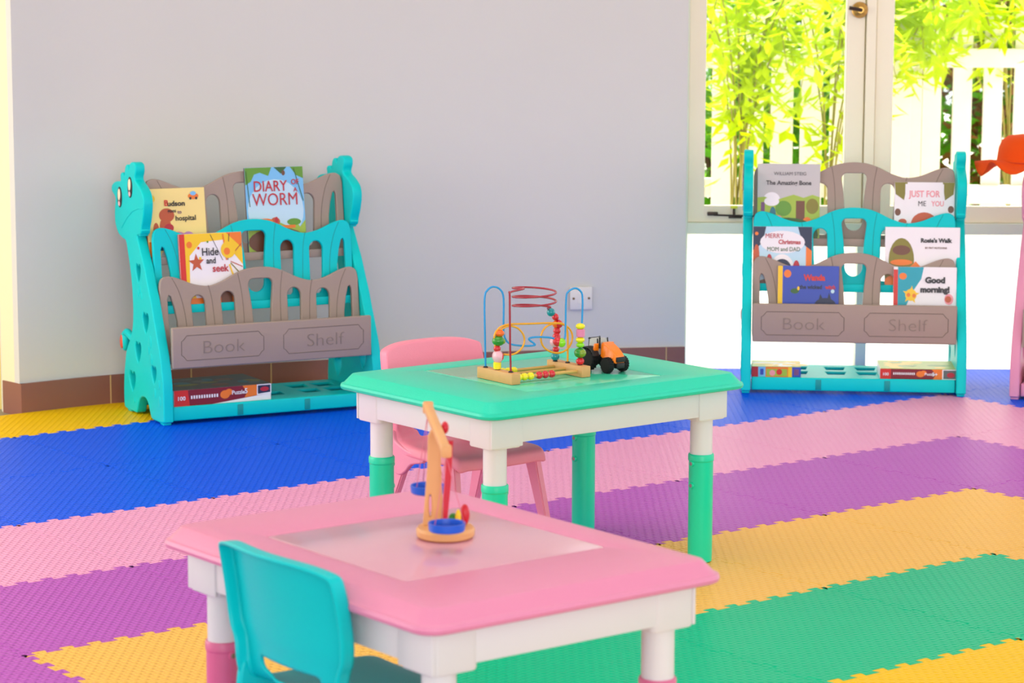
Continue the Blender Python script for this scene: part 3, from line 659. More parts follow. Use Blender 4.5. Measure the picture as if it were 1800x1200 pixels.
book('picture_book', 'white book with pink JUST FOR lettering, top rack of the right bookshelf', 'book', .212, .213, .006, PC['white'], PC['brown'],
     [('p', [(.0, 1), (.22, 1), (.16, .70), (.02, .8)], 'olive'), ('p', [(1, 1), (.80, 1), (.84, .70), (.98, .8)], 'olive'), ('e', .06, .5, .05, .06, 'brown'), ('e', .14, .34, .07, .05, 'rust'), ('e', .94, .55, .05, .06, 'brown'), ('e', .88, .38, .06, .05, 'rust'), ('r', .18, .45, .82, .97, 'white'), ('e', .5, .18, .2, .30, 'olive'), ('e', .5, .30, .22, .20, 'rust'), ('e', .5, .22, .13, .14, 'orange'), ('e', .5, .06, .4, .14, 'brown')],
     [('JUST FOR', .5, .80, .15, 'pink', .80, .02), ('YOU', .72, .64, .12, 'pink', .8, .02), ('ME', .46, .64, .12, 'black', .9, .02)],
     on(RO, RA, .640, DT, ZT), RA, LT)
book('picture_book', 'Christmas book with dark blue corners, middle rack of the right bookshelf', 'book', .208, .212, .009, PC['skyl'], PC['brown'],
     [('r', 0, 0, .1, 1, 'orange'), ('r', .9, 0, 1, 1, 'orange'), ('p', [(0, 1), (.22, 1), (.16, .72), (0, .6)], 'navy'), ('p', [(1, 1), (.76, 1), (.84, .72), (1, .6)], 'navy'), ('e', .5, .74, .38, .19, 'white'), ('e', .5, .30, .20, .24, 'white'), ('e', .5, .28, .16, .18, 'navy'), ('e', .5, .22, .11, .12, 'orange'), ('e', .28, .40, .05, .14, 'crimson'), ('e', .74, .28, .06, .16, 'crimson'), ('e', .06, .88, .03, .03, 'orange'), ('e', .5, .05, .42, .10, 'brown'), ('e', .06, .5, .05, .2, 'rust')],
     [('MERRY', .36, .84, .11, 'crimson', .9, .04), ('Christmas', .62, .74, .10, 'crimson', .9, .03), ('MOM and DAD', .52, .62, .10, 'dgreen', .85, .03)],
     on(RO, RA, .140, DM, ZM), RA, LT)
book('picture_book', 'wide white Rosie\'s Walk book with a haystack, right bookshelf', 'book', .262, .215, .009, PC['white'], PC['olive'],
     [('r', 0, 0, 1, 1, 'white'), ('r', 0, 0, 1, .26, 'olive'), ('e', .22, .46, .17, .36, 'olive'), ('e', .22, .62, .12, .08, 'brown'), ('e', .22, .42, .15, .05, 'orange'), ('e', .22, .30, .15, .05, 'brown'), ('p', [(.30, .30), (.41, .44), (.52, .30)], 'orange'), ('r', .31, .12, .51, .30, 'yellow'), ('e', .10, .1, .1, .1, 'orange'), ('e', .75, .22, .14, .08, 'olive')],
     [('Rosie\'s Walk', .68, .78, .095, 'black', 1.0, .05), ('BY PAT HUTCHINS', .68, .66, .042, 'brown', 1.0, .02)],
     on(RO, RA, .632, DM, ZM), RA, LT)
book('picture_book', 'dark blue book with a yellow spine, lowest rack of the right bookshelf', 'book', .215, .234, .010, PC['blue'], PC['yellow'],
     [('r', 0, 0, .08, 1, 'yellow'), ('e', .16, .88, .06, .06, 'orange'), ('e', .28, .62, .07, .04, 'dgreen'), ('e', .34, .66, .02, .03, 'yellow'), ('p', [(.08, .20), (.18, .42), (.34, .40), (.46, .24)], 'navy'), ('e', .78, .40, .18, .12, 'navy'), ('p', [(.66, .44), (.70, .58), (.76, .46)], 'navy'), ('p', [(.80, .44), (.84, .60), (.90, .44)], 'navy'), ('e', .76, .36, .03, .04, 'olive'), ('e', .90, .62, .03, .03, 'skyl'), ('r', .08, 0, 1, .2, 'navy')],
     [('Wanda', .60, .82, .12, 'red', .9, .05), ('the wicked', .54, .68, .085, 'navy', .9, .03), ('witch', .86, .68, .085, 'red', .8, .03)],
     on(RO, RA, .232, DF, ZF), RA, LT)
book('picture_book', 'white Good morning! book with a red spine, lowest rack of the right bookshelf', 'book', .220, .235, .010, PC['white'], PC['red'],
     [('p', [(.07, 1), (.48, 1), (.44, .82), (.30, .62), (.20, .40), (.12, .30), (.07, .20)], 'teal'), ('r', 0, 0, .07, .96, 'red'), ('e', .15, .86, .06, .05, 'orange'), ('star', .28, .58, .14, .2, 'yellow'), ('e', .28, .58, .09, .09, 'yellow'), ('e', .24, .58, .03, .03, 'orange'), ('e', .33, .57, .03, .03, 'orange'), ('e', .88, .52, .07, .08, 'pink'), ('e', .87, .52, .05, .05, 'rust'), ('p', [(.5, .28), (.66, .42), (.82, .30), (.98, .36), (1, .0), (.3, 0)], 'lime'), ('p', [(.60, .30), (.68, .40), (.72, .28)], 'crimson'), ('e', .5, .26, .14, .05, 'yellow'), ('e', .14, .1, .1, .15, 'orange')],
     [('Good', .66, .80, .12, 'black', 1.05, .06), ('morning!', .66, .66, .12, 'black', 1.0, .06)],
     on(RO, RA, .640, DF, ZF), RA, LT)
# pink shelf
book('picture_book', 'white book behind the middle rack of the pink bookshelf at the right edge', 'book', .20, .21, .010, PC['white'], PC['grey'],
     [('e', .3, .2, .2, .2, 'rust'), ('e', .6, .7, .2, .03, 'dgrey')], [], on(KO, KA, .150, DM, ZM), KA, LT)

# boxes lying on the bottom trays
def gamebox(label, name, w_, h, d_, top, base, front, loc, rotz, lid=None):
    o = thing(name, label, 'puzzle box', loc, rotz)
    bm = bmesh.new(); box(bm, (0, 0, h / 2), (w_, d_, h), 0.0015, 1, 0); finish(bm, 'carton', base, o)
    bm = bmesh.new(); box(bm, (0, 0, h + .0006), (w_ - .001, d_ - .001, .001), 0, mi=0)
    for i in range(16):
        q = random.choice(range(1, len(top))); ball(bm, (random.uniform(-.42, .42) * w_, random.uniform(-.36, .36) * d_, h + .0012), 1, (random.uniform(.015, .05), random.uniform(.012, .03), .0006), 12, q)
    finish(bm, 'lid_print', top, o)
    bm = bmesh.new(); ms = []; y = -d_ / 2 - .0003; txts = []
    for it in front:
        if it[0] == 't': txts.append(it); continue
        m = PC[it[-1]]
        if m not in ms: ms.append(m)
        if it[0] == 'r': pts = [(it[1], it[2]), (it[3], it[2]), (it[3], it[4]), (it[1], it[4])]
        elif it[0] == 'e': pts = arc(it[1], it[2], it[3], it[4], 0, 345, 20)
        else: pts = it[1]
        f = bm.faces.new([bm.verts.new((x * w_ - w_ / 2, y, z * h)) for x, z in pts]); f.material_index = ms.index(m); f.normal_update()
        if f.normal.y > 0: f.normal_flip()
        y -= .00012
    finish(bm, 'front_print', ms, o)
    for _, s_, x, z, sz, c, sx in txts:
        bm = bmesh.new(); addmesh(bm, text_mesh(s_, sz * h, .0002, .02 * sz * h, sx=sx), T(x * w_ - w_ / 2, y - .0003, z * h)); finish(bm, 'front_lettering', PC[c], o)
    return o
dkred = col('dark_red', 130, 14, 34); PC['dkred'] = dkred; PC['steel'] = col('steel', 90, 100, 100); PC['dsteel'] = col('dark_steel', 60, 66, 64)
puzzle = [('r', 0, 0, 1, 1, 'dkred'), ('r', 0, 0, .14, 1, 'red'), ('p', [(.68, 0), (.82, 0), (.82, 1), (.66, 1), (.72, .5)], 'orange'), ('e', .52, .52, .055, .30, 'orange'), ('e', .56, .66, .04, .22, 'orange'), ('r', .80, 0, 1, 1, 'white'), ('r', .815, .08, .985, .92, 'steel'), ('e', .91, .45, .05, .25, 'crimson'),
          ('t', '100', .07, .48, .38, 'white', 1.1), ('t', 'Puzzle', .64, .52, .36, 'white', 1.1), ('t', '5+', .705, .5, .5, 'white', 1.0)] + [('r', .17 + .026 * q, .44, .186 + .026 * q, .66, 'white') for q in range(11)]
TRZ = .0555
gamebox('dark red puzzle box with a dark lid on the left bookshelf tray', 'puzzle_box', .345, .054, .235, [PC['dsteel'], PC['steel'], PC['brown'], PC['tealb'], PC['olive']], PC['white'],
        [it if it[0] != 'r' or it[1] != 0 or it[3] != 1 else ('r', 0, 0, 1, 1, 'white') for it in []] + [('p', [(0, 0), (.35, 0), (1, .42), (1, 1), (0, 1)], 'dkred')] + [('p', [(0, 0), (.16, 0), (.14, 1), (0, 1)], 'red'), ('p', [(.72, .26), (.86, .35), (.86, 1), (.70, 1), (.75, .6)], 'orange'), ('e', .52, .55, .05, .26, 'orange'), ('e', .56, .68, .04, .2, 'orange'), ('p', [(.85, .34), (1, .42), (1, 1), (.85, 1)], 'white'), ('p', [(.86, .42), (.99, .49), (.99, .94), (.86, .94)], 'navy'), ('e', .93, .70, .045, .14, 'crimson'),
         ('t', '100', .07, .5, .34, 'white', 1.1), ('t', 'Puzzle', .655, .62, .34, 'white', 1.0), ('t', '5', .735, .66, .44, 'white', 1.0)] + [('r', .17 + .026 * q, .44, .186 + .026 * q, .64, 'white') for q in range(11)],
        on(LO, LA, .040 + .1745, .140, TRZ), LA + math.radians(1.5))
gamebox('dark red puzzle box with a yellow-green lid on the right bookshelf tray', 'puzzle_box', .270, .036, .20, [PC['lime'], PC['yellow'], PC['green'], PC['lime'], PC['yellow']], PC['white'], puzzle, on(RO, RA, .622, .128, TRZ), RA)
gamebox('small multicoloured puzzle box with a yellow lid on the right bookshelf tray', 'puzzle_box', .172, .036, .15, [PC['lime'], PC['yellow'], PC['white'], PC['yellow']], PC['blue'],
        [('r', 0, 0, .13, 1, 'crimson'), ('r', .13, 0, .28, 1, 'sky'), ('r', .17, .2, .24, .8, 'blue'), ('r', .28, 0, .74, 1, 'orange'), ('r', .30, .1, .72, .8, 'lime'), ('e', .42, .4, .06, .3, 'pink'), ('e', .56, .5, .06, .3, 'red'), ('r', .74, 0, .82, 1, 'yellow'), ('r', .82, 0, 1, 1, 'blue'), ('r', .86, .2, .96, .8, 'mauve')], on(RO, RA, .124, .105, TRZ), RA)
gamebox('salmon pink box on the bottom tray of the pink bookshelf at the right edge', 'puzzle_box', .25, .05, .18, [col('salmon', 248, 170, 130), PC['orange'], PC['pink']], col('salmon', 248, 170, 130), [('r', .1, .2, .9, .8, 'pink')], on(KO, KA, .175, .13, TRZ), KA)

# ------------------------------------------------------------------ sun hat hung on the pink shelf
hat_m = mat('orange_felt', (232, 78, 8), 0.8, 0.2, noise=0.5, nscale=300, var=0.05)
h_ = thing('sun_hat', 'orange felt hat with a wavy brim resting on top of the pink bookshelf', 'hat', (1.855, 8.965, .797))
bm = bmesh.new(); N = 72; rings = []
for r_, z_, wv in ((.10, .098, 0), (.118, .085, 0), (.128, .060, 0), (.132, .030, 0), (.136, .008, .1), (.160, 0.004, .45), (.185, -.004, .8), (.207, -.010, 1.0)):
    rings.append([(r_ * (1 + .06 * wv * math.sin(5 * a + .6)) * math.cos(a), r_ * (1 + .06 * wv * math.sin(5 * a + .6)) * math.sin(a), z_ + wv * (.022 * math.sin(7 * a + 1.0) + .010 * math.sin(3 * a + 2))) for a in [2 * math.pi * q / N for q in range(N)]])
rings = [[(p[0] * .5, p[1] * .5, .104) for p in rings[0]]] + rings
R_ = [[bm.verts.new(p) for p in rg] for rg in rings]
for A, B in zip(R_, R_[1:]):
    for q in range(N): bm.faces.new((A[q], B[q], B[(q + 1) % N], A[(q + 1) % N]))
bm.faces.new(R_[0])
ho = finish(bm, 'crown_and_brim', hat_m, h_, True); md = ho.modifiers.new('s', 'SOLIDIFY'); md.thickness = 0.004; md.offset = 1
bm = bmesh.new(); tube(bm, [(.139 * math.cos(a), .139 * math.sin(a), .012) for a in [2 * math.pi * q / 48 for q in range(48)]], 0.003, 6, closed=True); finish(bm, 'hat_band', mat('dark_orange_felt', (200, 58, 4), 0.85), h_, True)

# ------------------------------------------------------------------ wall socket plate
sx_, sy_ = .252, 9.203
so_ = thing('wall_socket', 'white square double-screwed socket plate on the wall above the skirting', 'socket', (sx_, sy_ + .002, .287), math.radians(13))
bm = bmesh.new(); box(bm, (0, 0, 0), (.084, .010, .084), 0.003, 2); finish(bm, 'plate', mat('ivory_plastic', (232, 226, 220), 0.4, 0.5, var=0.01), so_, True, 40)
for x in (-.029, .029):
    bm = bmesh.new(); cyl(bm, (x, -.0045, .0), (x, -.0075, .0), .0045, seg=12); finish(bm, 'screw', mat('screw_brown', (120, 96, 70), 0.4, metal=.5), so_)
bm = bmesh.new(); box(bm, (0, -.0055, 0), (.026, .003, .040), 0.001); finish(bm, 'rocker', mat('ivory_plastic', (232, 226, 220)), so_)

# ------------------------------------------------------------------ tables
white_p = mat('white_plastic', (226, 222, 224), 0.42, 0.45, var=0.01)
TL, TW, TZ = .765, .570, .477
def make_table(label, loc, rot, top_m, top_in, sleeve_m):
    t = thing('activity_table', label, 'table', loc, rot)
    bm = bmesh.new()
    prof = [(-.040, .446, .01), (.018, .438, .035), (.024, .441, .038), (.026, .447, .04), (.024, .453, .038), (.0195, .4545, .035), (.0175, .456, .034), (.0005, .4762, .024), (-.0015, .477, .022)]
    rings = [rrect(TL + 2 * a, TW + 2 * a, r_, z) for a, z, r_ in prof]
    rings += [rrect(.424, .424, .012, .477), rrect(.421, .421, .012, .4762), rrect(.419, .419, .012, .4745)]
    loft(bm, rings); finish(bm, 'tabletop', top_m, t, True, 30)
    bm = bmesh.new(); loft(bm, [rrect(.417, .417, .010, .4735), rrect(.417, .417, .010, .4762), rrect(.4155, .4155, .010, .4766)]); finish(bm, 'inlay_plate', top_in, t, True, 30)
    ax, ay = TL / 2 - .022, TW / 2 - .022
    bm = bmesh.new()
    for s in (1, -1):
        box(bm, (0, s * ay, .408), (2 * ax - .10, .012, .070), 0.002); box(bm, (s * ax, 0, .408), (.012, 2 * ay - .10, .070), 0.002)
    finish(bm, 'apron', white_p, t, True, 30)
    for s1 in (1, -1):
        for s2 in (1, -1):
            lx, ly = s1 * (TL / 2 - .058), s2 * (TW / 2 - .058)
            bm = bmesh.new(); q = .092
            cx, cy = s1 * (ax + .008 - q / 2), s2 * (ay + .008 - q / 2)
            loft(bm, [[(p[0] + cx, p[1] + cy, p[2]) for p in rrect(q - .004, q - .004, .012, .3625)], [(p[0] + cx, p[1] + cy, p[2]) for p in rrect(q, q, .014, .366)], [(p[0] + cx, p[1] + cy, p[2]) for p in rrect(q, q, .014, .4445)]])
            box(bm, (cx - s1 * .0, s2 * (ay + .006), .404), (q, .006, .078), 0.002)
            finish(bm, 'corner_bracket', white_p, t, True, 30)
            bm = bmesh.new(); lathe(bm, [(.0278, .245), (.0278, .362), (.0300, .362), (.0300, .370)], 32, mtx=T(lx, ly, 0)); lg = finish(bm, 'leg', white_p, t, True, 30)
            bm = bmesh.new(); lathe(bm, [(.0255, .0), (.0298, .002), (.0304, .020), (.0304, .254), (.0322, .257), (.0322, .270), (.0306, .273), (.0285, .273)], 32, mtx=T(lx, ly, 0))
            for z in (.250, .195):
                a = math.atan2(-s2 * 1.0, -s1 * 1.0)
                for dx, dy in ((-s1, 0),):
                    cyl(bm, (lx + dx * .028, ly + dy * .028, z), (lx + dx * .0345, ly + dy * .0345, z), .0085, .0075, 16)
            finish(bm, 'leg_sleeve', sleeve_m, lg, True, 30)
            for z in (.250, .195):
                bm = bmesh.new(); cyl(bm, (lx - s1 * .0340, ly, z), (lx - s1 * .0352, ly, z), .0052, .0045, 12); finish(bm, 'screw', mat('steel_screw', (150, 140, 134), 0.3, metal=.8), lg, True, 30)
    return t
tt = mat('turquoise_tabletop', (0, 208, 174), 0.36, 0.5, noise=0.35, nscale=450); ti = mat('turquoise_inlay', (70, 212, 172), 0.16, 0.5); ts_ = mat('turquoise_sleeve', (0, 214, 166), 0.35, 0.5)
pt = mat('pink_tabletop', (232, 138, 176), 0.36, 0.5, noise=0.35, nscale=450); pi_ = mat('pink_inlay', (226, 164, 184), 0.16, 0.5); ps_ = mat('rose_sleeve', (222, 104, 148), 0.38, 0.5)
TA, TB = math.radians(38.3), math.radians(-52.3)
TCN, PCN = Vector((.075, 6.161, 0)), Vector((-.132, 4.250, 0))
make_table('low turquoise play table on white and turquoise legs, farther of the two tables', TCN, TA, tt, ti, ts_)
make_table('low pink play table on white and rose legs, nearest the viewer', PCN, TB, pt, pi_, ps_)

# ------------------------------------------------------------------ chairs
def make_chair(label, loc, rot, m, m2):
    t = thing('toddler_chair', label, 'chair', loc, rot)
    # profile: (x forward, z, half width, sideways curl)
    pr = [(-.012, .508, .163, .030), (-.010, .497, .165, .031), (-.004, .46, .167, .031), (.004, .42, .168, .030), (.010, .385, .168, .028), (.014, .352, .164, .026), (.017, .338, .152, .024), (.020, .316, .147, .020), (.028, .290, .145, .012), (.044, .271, .147, .005), (.070, .262, .150, .0), (.11, .258, .153, -.002), (.17, .256, .155, -.003), (.23, .258, .156, -.003), (.28, .258, .154, -.003), (.300, .252, .150, -.003), (.306, .242, .146, -.003)]
    nt = 17; bm = bmesh.new(); rows = []
    for i, (x, z, hw, cu) in enumerate(pr):
        row = []
        for k_ in range(nt):
            tt_ = -1 + 2 * k_ / (nt - 1)
            e = tt_ ** 2
            if i <= 8: p = (x + cu * e, tt_ * hw, z - (0.012 * e ** 2 if i < 2 else 0))
            else: p = (x, tt_ * hw, z - cu * e)
            row.append(bm.verts.new(p))
        rows.append(row)
    for i in range(len(rows) - 1):
        for k_ in range(nt - 1):
            ctr = -1 + 2 * (k_ + .5) / (nt - 1)
            if i == 7 and abs(ctr) < .66: continue
            if i == 8 and abs(ctr) < .56: continue
            bm.faces.new((rows[i][k_], rows[i + 1][k_], rows[i + 1][k_ + 1], rows[i][k_ + 1]))
    # rim: turned-back flange along both sides and the top edge
    fl = []
    for i in range(len(pr)):
        for k_, sg in ((0, -1), (nt - 1, 1)):
            v = rows[i][k_].co; back = i <= 9
            dx, dz = (-.026, 0) if i <= 8 else (0, -.024)
            if i == 9: dx, dz = -.018, -.016
            fl.append(((i, k_), bm.verts.new((v.x + dx, v.y + sg * .004, v.z + dz))))
    fd = dict(fl)
    for i in range(len(pr) - 1):
        bm.faces.new((rows[i][0], fd[(i, 0)], fd[(i + 1, 0)], rows[i + 1][0])); bm.faces.new((rows[i][nt - 1], rows[i + 1][nt - 1], fd[(i + 1, nt - 1)], fd[(i, nt - 1)]))
    topf = [fd[(0, 0)]] + [bm.verts.new((rows[0][k_].co.x - .026, rows[0][k_].co.y, rows[0][k_].co.z + .001)) for k_ in range(1, nt - 1)] + [fd[(0, nt - 1)]]
    for k_ in range(nt - 1): bm.faces.new((rows[0][k_], rows[0][k_ + 1], topf[k_ + 1], topf[k_]))
    bot = [fd[(len(pr) - 1, 0)]] + [bm.verts.new((rows[-1][k_].co.x, rows[-1][k_].co.y, rows[-1][k_].co.z - .018)) for k_ in range(1, nt - 1)] + [fd[(len(pr) - 1, nt - 1)]]
    for k_ in range(nt - 1): bm.faces.new((rows[-1][k_ + 1], rows[-1][k_], bot[k_], bot[k_ + 1]))
    bmesh.ops.recalc_face_normals(bm, faces=bm.faces[:])
    cl = bm.edges.layers.float.new('crease_edge')
    for e in bm.edges:
        n_ = len(e.link_faces)
        if n_ == 1: e[cl] = 0.8
    bset = set(rows[0]) | {r_[0] for r_ in rows[:9]} | {r_[-1] for r_ in rows[:9]}
    for e in bm.edges:
        if e.verts[0] in bset and e.verts[1] in bset and len(e.link_faces) == 2: e[cl] = 0.92
    o = finish(bm, 'seat_shell', m, t, True)
    a = o.modifiers.new('s', 'SOLIDIFY'); a.thickness = .006; a.offset = 0
    b = o.modifiers.new('ss', 'SUBSURF'); b.levels = 2; b.render_levels = 2
    for sy in (1, -1):
        # side bracket that ties backrest and legs together
        lp = [(.032, .292), (.036, .280), (.046, .266), (.10, .250), (.16, .248), (.165, .236), (.155, .226), (.11, .216), (.085, .195), (.06, .182), (.034, .190), (.018, .226), (.018, .262), (.024, .290)]
        sm = [(p.x, p.y) for p in catmull([(u, v, 0) for u, v in lp], 3, True)]
        bm = bmesh.new(); addmesh(bm, plate_mesh([sm], .016, .004), T(0, sy * .150, 0)); finish(bm, 'side_bracket', m2, t, True, 40)
        for (x0_, z0_, x1_) in ((.062, .225, -.022), (.262, .240, .318)):
            bm = bmesh.new()
            A = [(x0_ + u, sy * .140 + v, z0_) for u, v in ((-.024, -.011), (.024, -.011), (.024, .011), (-.024, .011))]
            B = [(x1_ + u, sy * .160 + v, 0.003) for u, v in ((-.013, -.010), (.013, -.010), (.013, .010), (-.013, .010))]
            B0 = [(x1_ + u * .9, sy * .160 + v * .9, 0.0) for u, v in ((-.013, -.010), (.013, -.010), (.013, .010), (-.013, .010))]
            va = [bm.verts.new(p) for p in A]; vb = [bm.verts.new(p) for p in B]; vc = [bm.verts.new(p) for p in B0]
            for X, Y in ((va, vb), (vb, vc)):
                for q in range(4): bm.faces.new((X[q], Y[q], Y[(q + 1) % 4], X[(q + 1) % 4]))
            bm.faces.new(va); bm.faces.new(vc[::-1])
            bmesh.ops.recalc_face_normals(bm, faces=bm.faces[:])
            bmesh.ops.bevel(bm, geom=[e for e in bm.edges], offset=.0035, segments=2, affect='EDGES')
            finish(bm, 'leg', m2, t, True, 40)
    return t
cp = mat('pink_chair_plastic', (246, 140, 164), 0.4, 0.45, noise=0.3, nscale=400, var=0.01); cp2 = mat('pink_chair_leg', (244, 152, 176), 0.42, 0.45)
ct1 = mat('turquoise_chair_plastic', (0, 200, 204), 0.36, 0.2, var=0.01)
make_chair('small pink chair tucked under the far side of the turquoise table', Vector((-.212, 6.490, 0)), math.radians(-51.7), cp, cp2).scale = (1, .91, 1)
make_chair('small turquoise chair tucked under the front left of the pink table', Vector((-.383, 4.020, 0)), math.radians(37.6), ct1, ct1)

# ------------------------------------------------------------------ bead maze
wood = mat('light_wood', (214, 160, 100), 0.5, 0.4, noise=0.2, nscale=80, var=0.08, vscale=40); wood_d = mat('dowel_wood', (214, 168, 92), 0.5, 0.4, var=0.05)
PZ = .4772
mz = thing('bead_maze', 'wooden bead maze with blue, red and yellow wires standing on the turquoise table', 'bead maze', (-.085, 6.083, PZ), math.radians(-55))
# local axes: x = a (along a block), y = b
for b0 in (0.0, .209):
    bm = bmesh.new(); box(bm, (.0735, b0 + .013, .0135), (.147, .026, .027), 0.0015, 2); finish(bm, 'wooden_block', wood, mz, True, 30)
for a_ in (.030, .075, .125):
    bm = bmesh.new(); cyl(bm, (a_, .024, .0135), (a_, .211, .0135), .0042, seg=12); finish(bm, 'dowel', wood_d, mz, True, 40)
def wire(nm, pts, m, r_=.0025):
    bm = bmesh.new(); tube(bm, catmull(pts, 6), r_, 8); finish(bm, nm, m, mz, True)
cap_m = mat('black_rubber', (26, 26, 28), 0.5)
blue_w = mat('blue_wire', (24, 146, 214), 0.25, 0.6); red_w = mat('dark_red_wire', (164, 30, 52), 0.22, 0.6); yel_w = mat('amber_wire', (240, 164, 30), 0.25, 0.6)
wire('blue_wire', [(.0255, .008, .026), (.0250, .0065, .10), (.0245, .0055, .1939), (.0274, .0115, .2153), (.0335, .0256, .2239), (.0403, .0409, .2159), (.0434, .048, .1954), (.0435, .0481, .1343), (.0438, .0489, .1088), (.0466, .0553, .0908), (.0523, .0683, .0815), (.0648, .0967, .0776), (.0732, .1156, .0782), (.0747, .1192, .0814), (.069, .1061, .0927), (.0705, .1096, .097), (.0784, .1274, .0986), (.0899, .1535, .0964), (.0972, .1702, .0903), (.1014, .1797, .0836), (.104, .1856, .0899), (.1053, .1886, .1103), (.1058, .1899, .1896), (.1079, .1945, .2074), (.1147, .2099, .216), (.1205, .223, .208), (.1223, .2272, .1913), (.122, .2266, .1375), (.1202, .2225, .0271)], blue_w)
hel = [(.125, .013, .026), (.126, .010, .10), (.1274, .0077, .21), (.1260, .0100, .2205)]
cx_, cy_ = .082, .112; ra = .0530
a0 = math.atan2(.030 - cy_, .122 - cx_)
for q in range(0, 27):
    a_ = a0 - q * (2 * math.pi * 2.55) / 26; hel.append((cx_ + ra * math.cos(a_), cy_ + ra * math.sin(a_), .2235 - q * .0021))
hel += [(.0440, .180, .160), (.0344, .2123, .1393), (.0322, .2172, .1154), (.0342, .2127, .09), (.0352, .2106, .0643), (.0361, .2086, .026)]
wire('red_wire', hel, red_w)
wire('yellow_wire', [(.07, .013, .026), (.0698, .004, .0975), (.0698, .0039, .1127), (.07, .0129, .1247), (.0703, .0249, .1314), (.0709, .049, .1348), (.0722, .1037, .1321), (.0738, .1712, .1291), (.0745, .2022, .1238), (.075, .2225, .112), (.0752, .232, .0932), (.0751, .2275, .0729), (.0748, .212, .0586), (.0742, .1902, .0538), (.0736, .1654, .0596), (.0732, .1453, .074), (.073, .1381, .0951), (.0732, .1466, .115), (.0736, .165, .1252), (.0744, .196, .1268), (.0747, .2115, .118), (.0749, .2179, .0943), (.0749, .218, .026)], yel_w)
wire('yellow_wire', [(.0699, .012, .118), (.0705, .030, .1275), (.0709, .049, .1305), (.0716, .070, .124), (.0719, .086, .108), (.0721, .090, .092), (.0719, .084, .076), (.0714, .068, .064), (.0709, .050, .0605), (.0704, .030, .063)], yel_w)
bead_m = {k_: mat('bead_' + k_, c, 0.25, 0.5, coat=0.3) for k_, c in dict(yellow=(244, 226, 20), red=(214, 26, 44), orange=(244, 104, 20), green=(48, 140, 40), lime=(140, 214, 24), teal=(0, 140, 150), pink=(232, 130, 170), blush=(238, 176, 190), olive=(126, 150, 20)).items()}
def bead(p, r_, m, sc=(1, 1, 1), nm='bead', lab=None):
    bm = bmesh.new(); ball(bm, p, r_, sc, 16); o = finish(bm, nm, bead_m[m], mz, True)
    if lab: o['label'] = lab
    return o
def cylbead(p, r_, h, m, n=16):
    bm = bmesh.new(); cyl(bm, (p[0], p[1], p[2] - h / 2), (p[0], p[1], p[2] + h / 2), r_, seg=n); bmesh.ops.bevel(bm, geom=bm.edges[:], offset=.0012, segments=2, affect='EDGES'); finish(bm, 'bead', bead_m[m], mz, True, 40)
# left column (bottom to top)
cylbead((.07, .0115, .0375), .0098, .017, 'yellow'); ball_ = bead((.07, .0125, .0590), .0165, 'blush', (1, .72, 1)); bead((.0745, .0150, .0590), .0125, 'red', (.9, .8, 1)); bead((.07, .0110, .0785), .0090, 'red')
bead((.07, .0145, .0970), .0150, 'green', (1, 1.05, .85)); bead((.0750, .022, .0960), .0085, 'olive', (1, 1, .9)); bead((.0702, .0180, .1150), .0115, 'orange', (1, 1.1, .75))
# red column on the far left of the back block
for p, r_, m in (((.0430, .1900, .1510), .0105, 'teal'), ((.0355, .209, .1370), .0088, 'red'), ((.0330, .214, .1185), .0100, 'orange'), ((.0360, .218, .1190), .0108, 'red'), ((.0325, .2160, .1020), .0095, 'red'), ((.0338, .2140, .0880), .0100, 'red'), ((.0345, .2080, .0740), .0125, 'blush'), ((.0352, .2110, .0560), .0085, 'red'), ((.0360, .2086, .0390), .0105, 'teal')): bead(p, r_, m)
bead((.098, .171, .0860), .0120, 'red', (1, 1, 1)); bead((.1060, .1770, .0840), .0110, 'lime', (.9, .9, 1.05))
# right column
for z, r_, m, k_ in ((.1225, .0118, 'yellow', 0), (.1060, .0108, 'pink', 1), (.0890, .0112, 'yellow', 0), (.0765, .0105, 'lime', 0), (.0570, .0150, 'green', 2), (.0365, .0105, 'red', 0)):
    if k_ == 1: cylbead((.1205, .2235, z), r_, .019, m, 12)
    else: bead((.1205, .2225, z), r_, m, (1, 1, .66 if m in ('yellow', 'lime') else .85))
bead((.1290, .2225, .0570), .0105, 'olive', (.8, 1, .9))
for y, m in ((.036, 'yellow'), (.0529, 'yellow'), (.0713, 'yellow'), (.0961, 'red'), (.1147, 'red'), (.1339, 'red')): bead((.125, y, .0135), .0093, m)
for y, m in ((.040, 'red'), (.056, 'yellow'), (.072, 'yellow'), (.089, 'yellow')): bead((.030, y, .0135), .0090, m)
for a_, b_ in ((.0255, .008), (.07, .0125), (.125, .013), (.0361, .2086), (.0749, .218), (.1202, .2225)):
    bm = bmesh.new(); lathe(bm, [(.0062, .0268), (.0062, .0285), (.004, .0305)], 14, mtx=T(a_, b_, 0)); finish(bm, 'wire_cap', cap_m, mz, True, 40)

# ------------------------------------------------------------------ toy tractor
tr = thing('toy_tractor', 'orange and black toy tractor beside the bead maze on the turquoise table', 'toy tractor', (.232, 6.205, PZ), math.radians(-50))
orange = mat('tractor_orange', (252, 128, 10), 0.3, 0.5, coat=0.3); blk = mat('tractor_black', (26, 27, 30), 0.5, 0.4); tyre = mat('tyre_rubber', (20, 20, 22), 0.7, 0.3); cabg = mat('cab_grey', (176, 178, 172), 0.2, 0.6); rim_m = mat('rim_grey', (128, 130, 130), 0.5)
bm = bmesh.new(); box(bm, (.000, 0, .022), (.095, .022, .016), .002); box(bm, (-.026, 0, .034), (.040, .036, .016), .003); finish(bm, 'chassis', blk, tr, True, 40)
bm = bmesh.new()   # hood sloping forward
HP = [(-.001, .018, .034, .015, .072), (.014, .020, .032, .017, .069), (.036, .020, .028, .016, .058), (.050, .019, .024, .014, .047), (.056, .016, .024, .012, .041)]
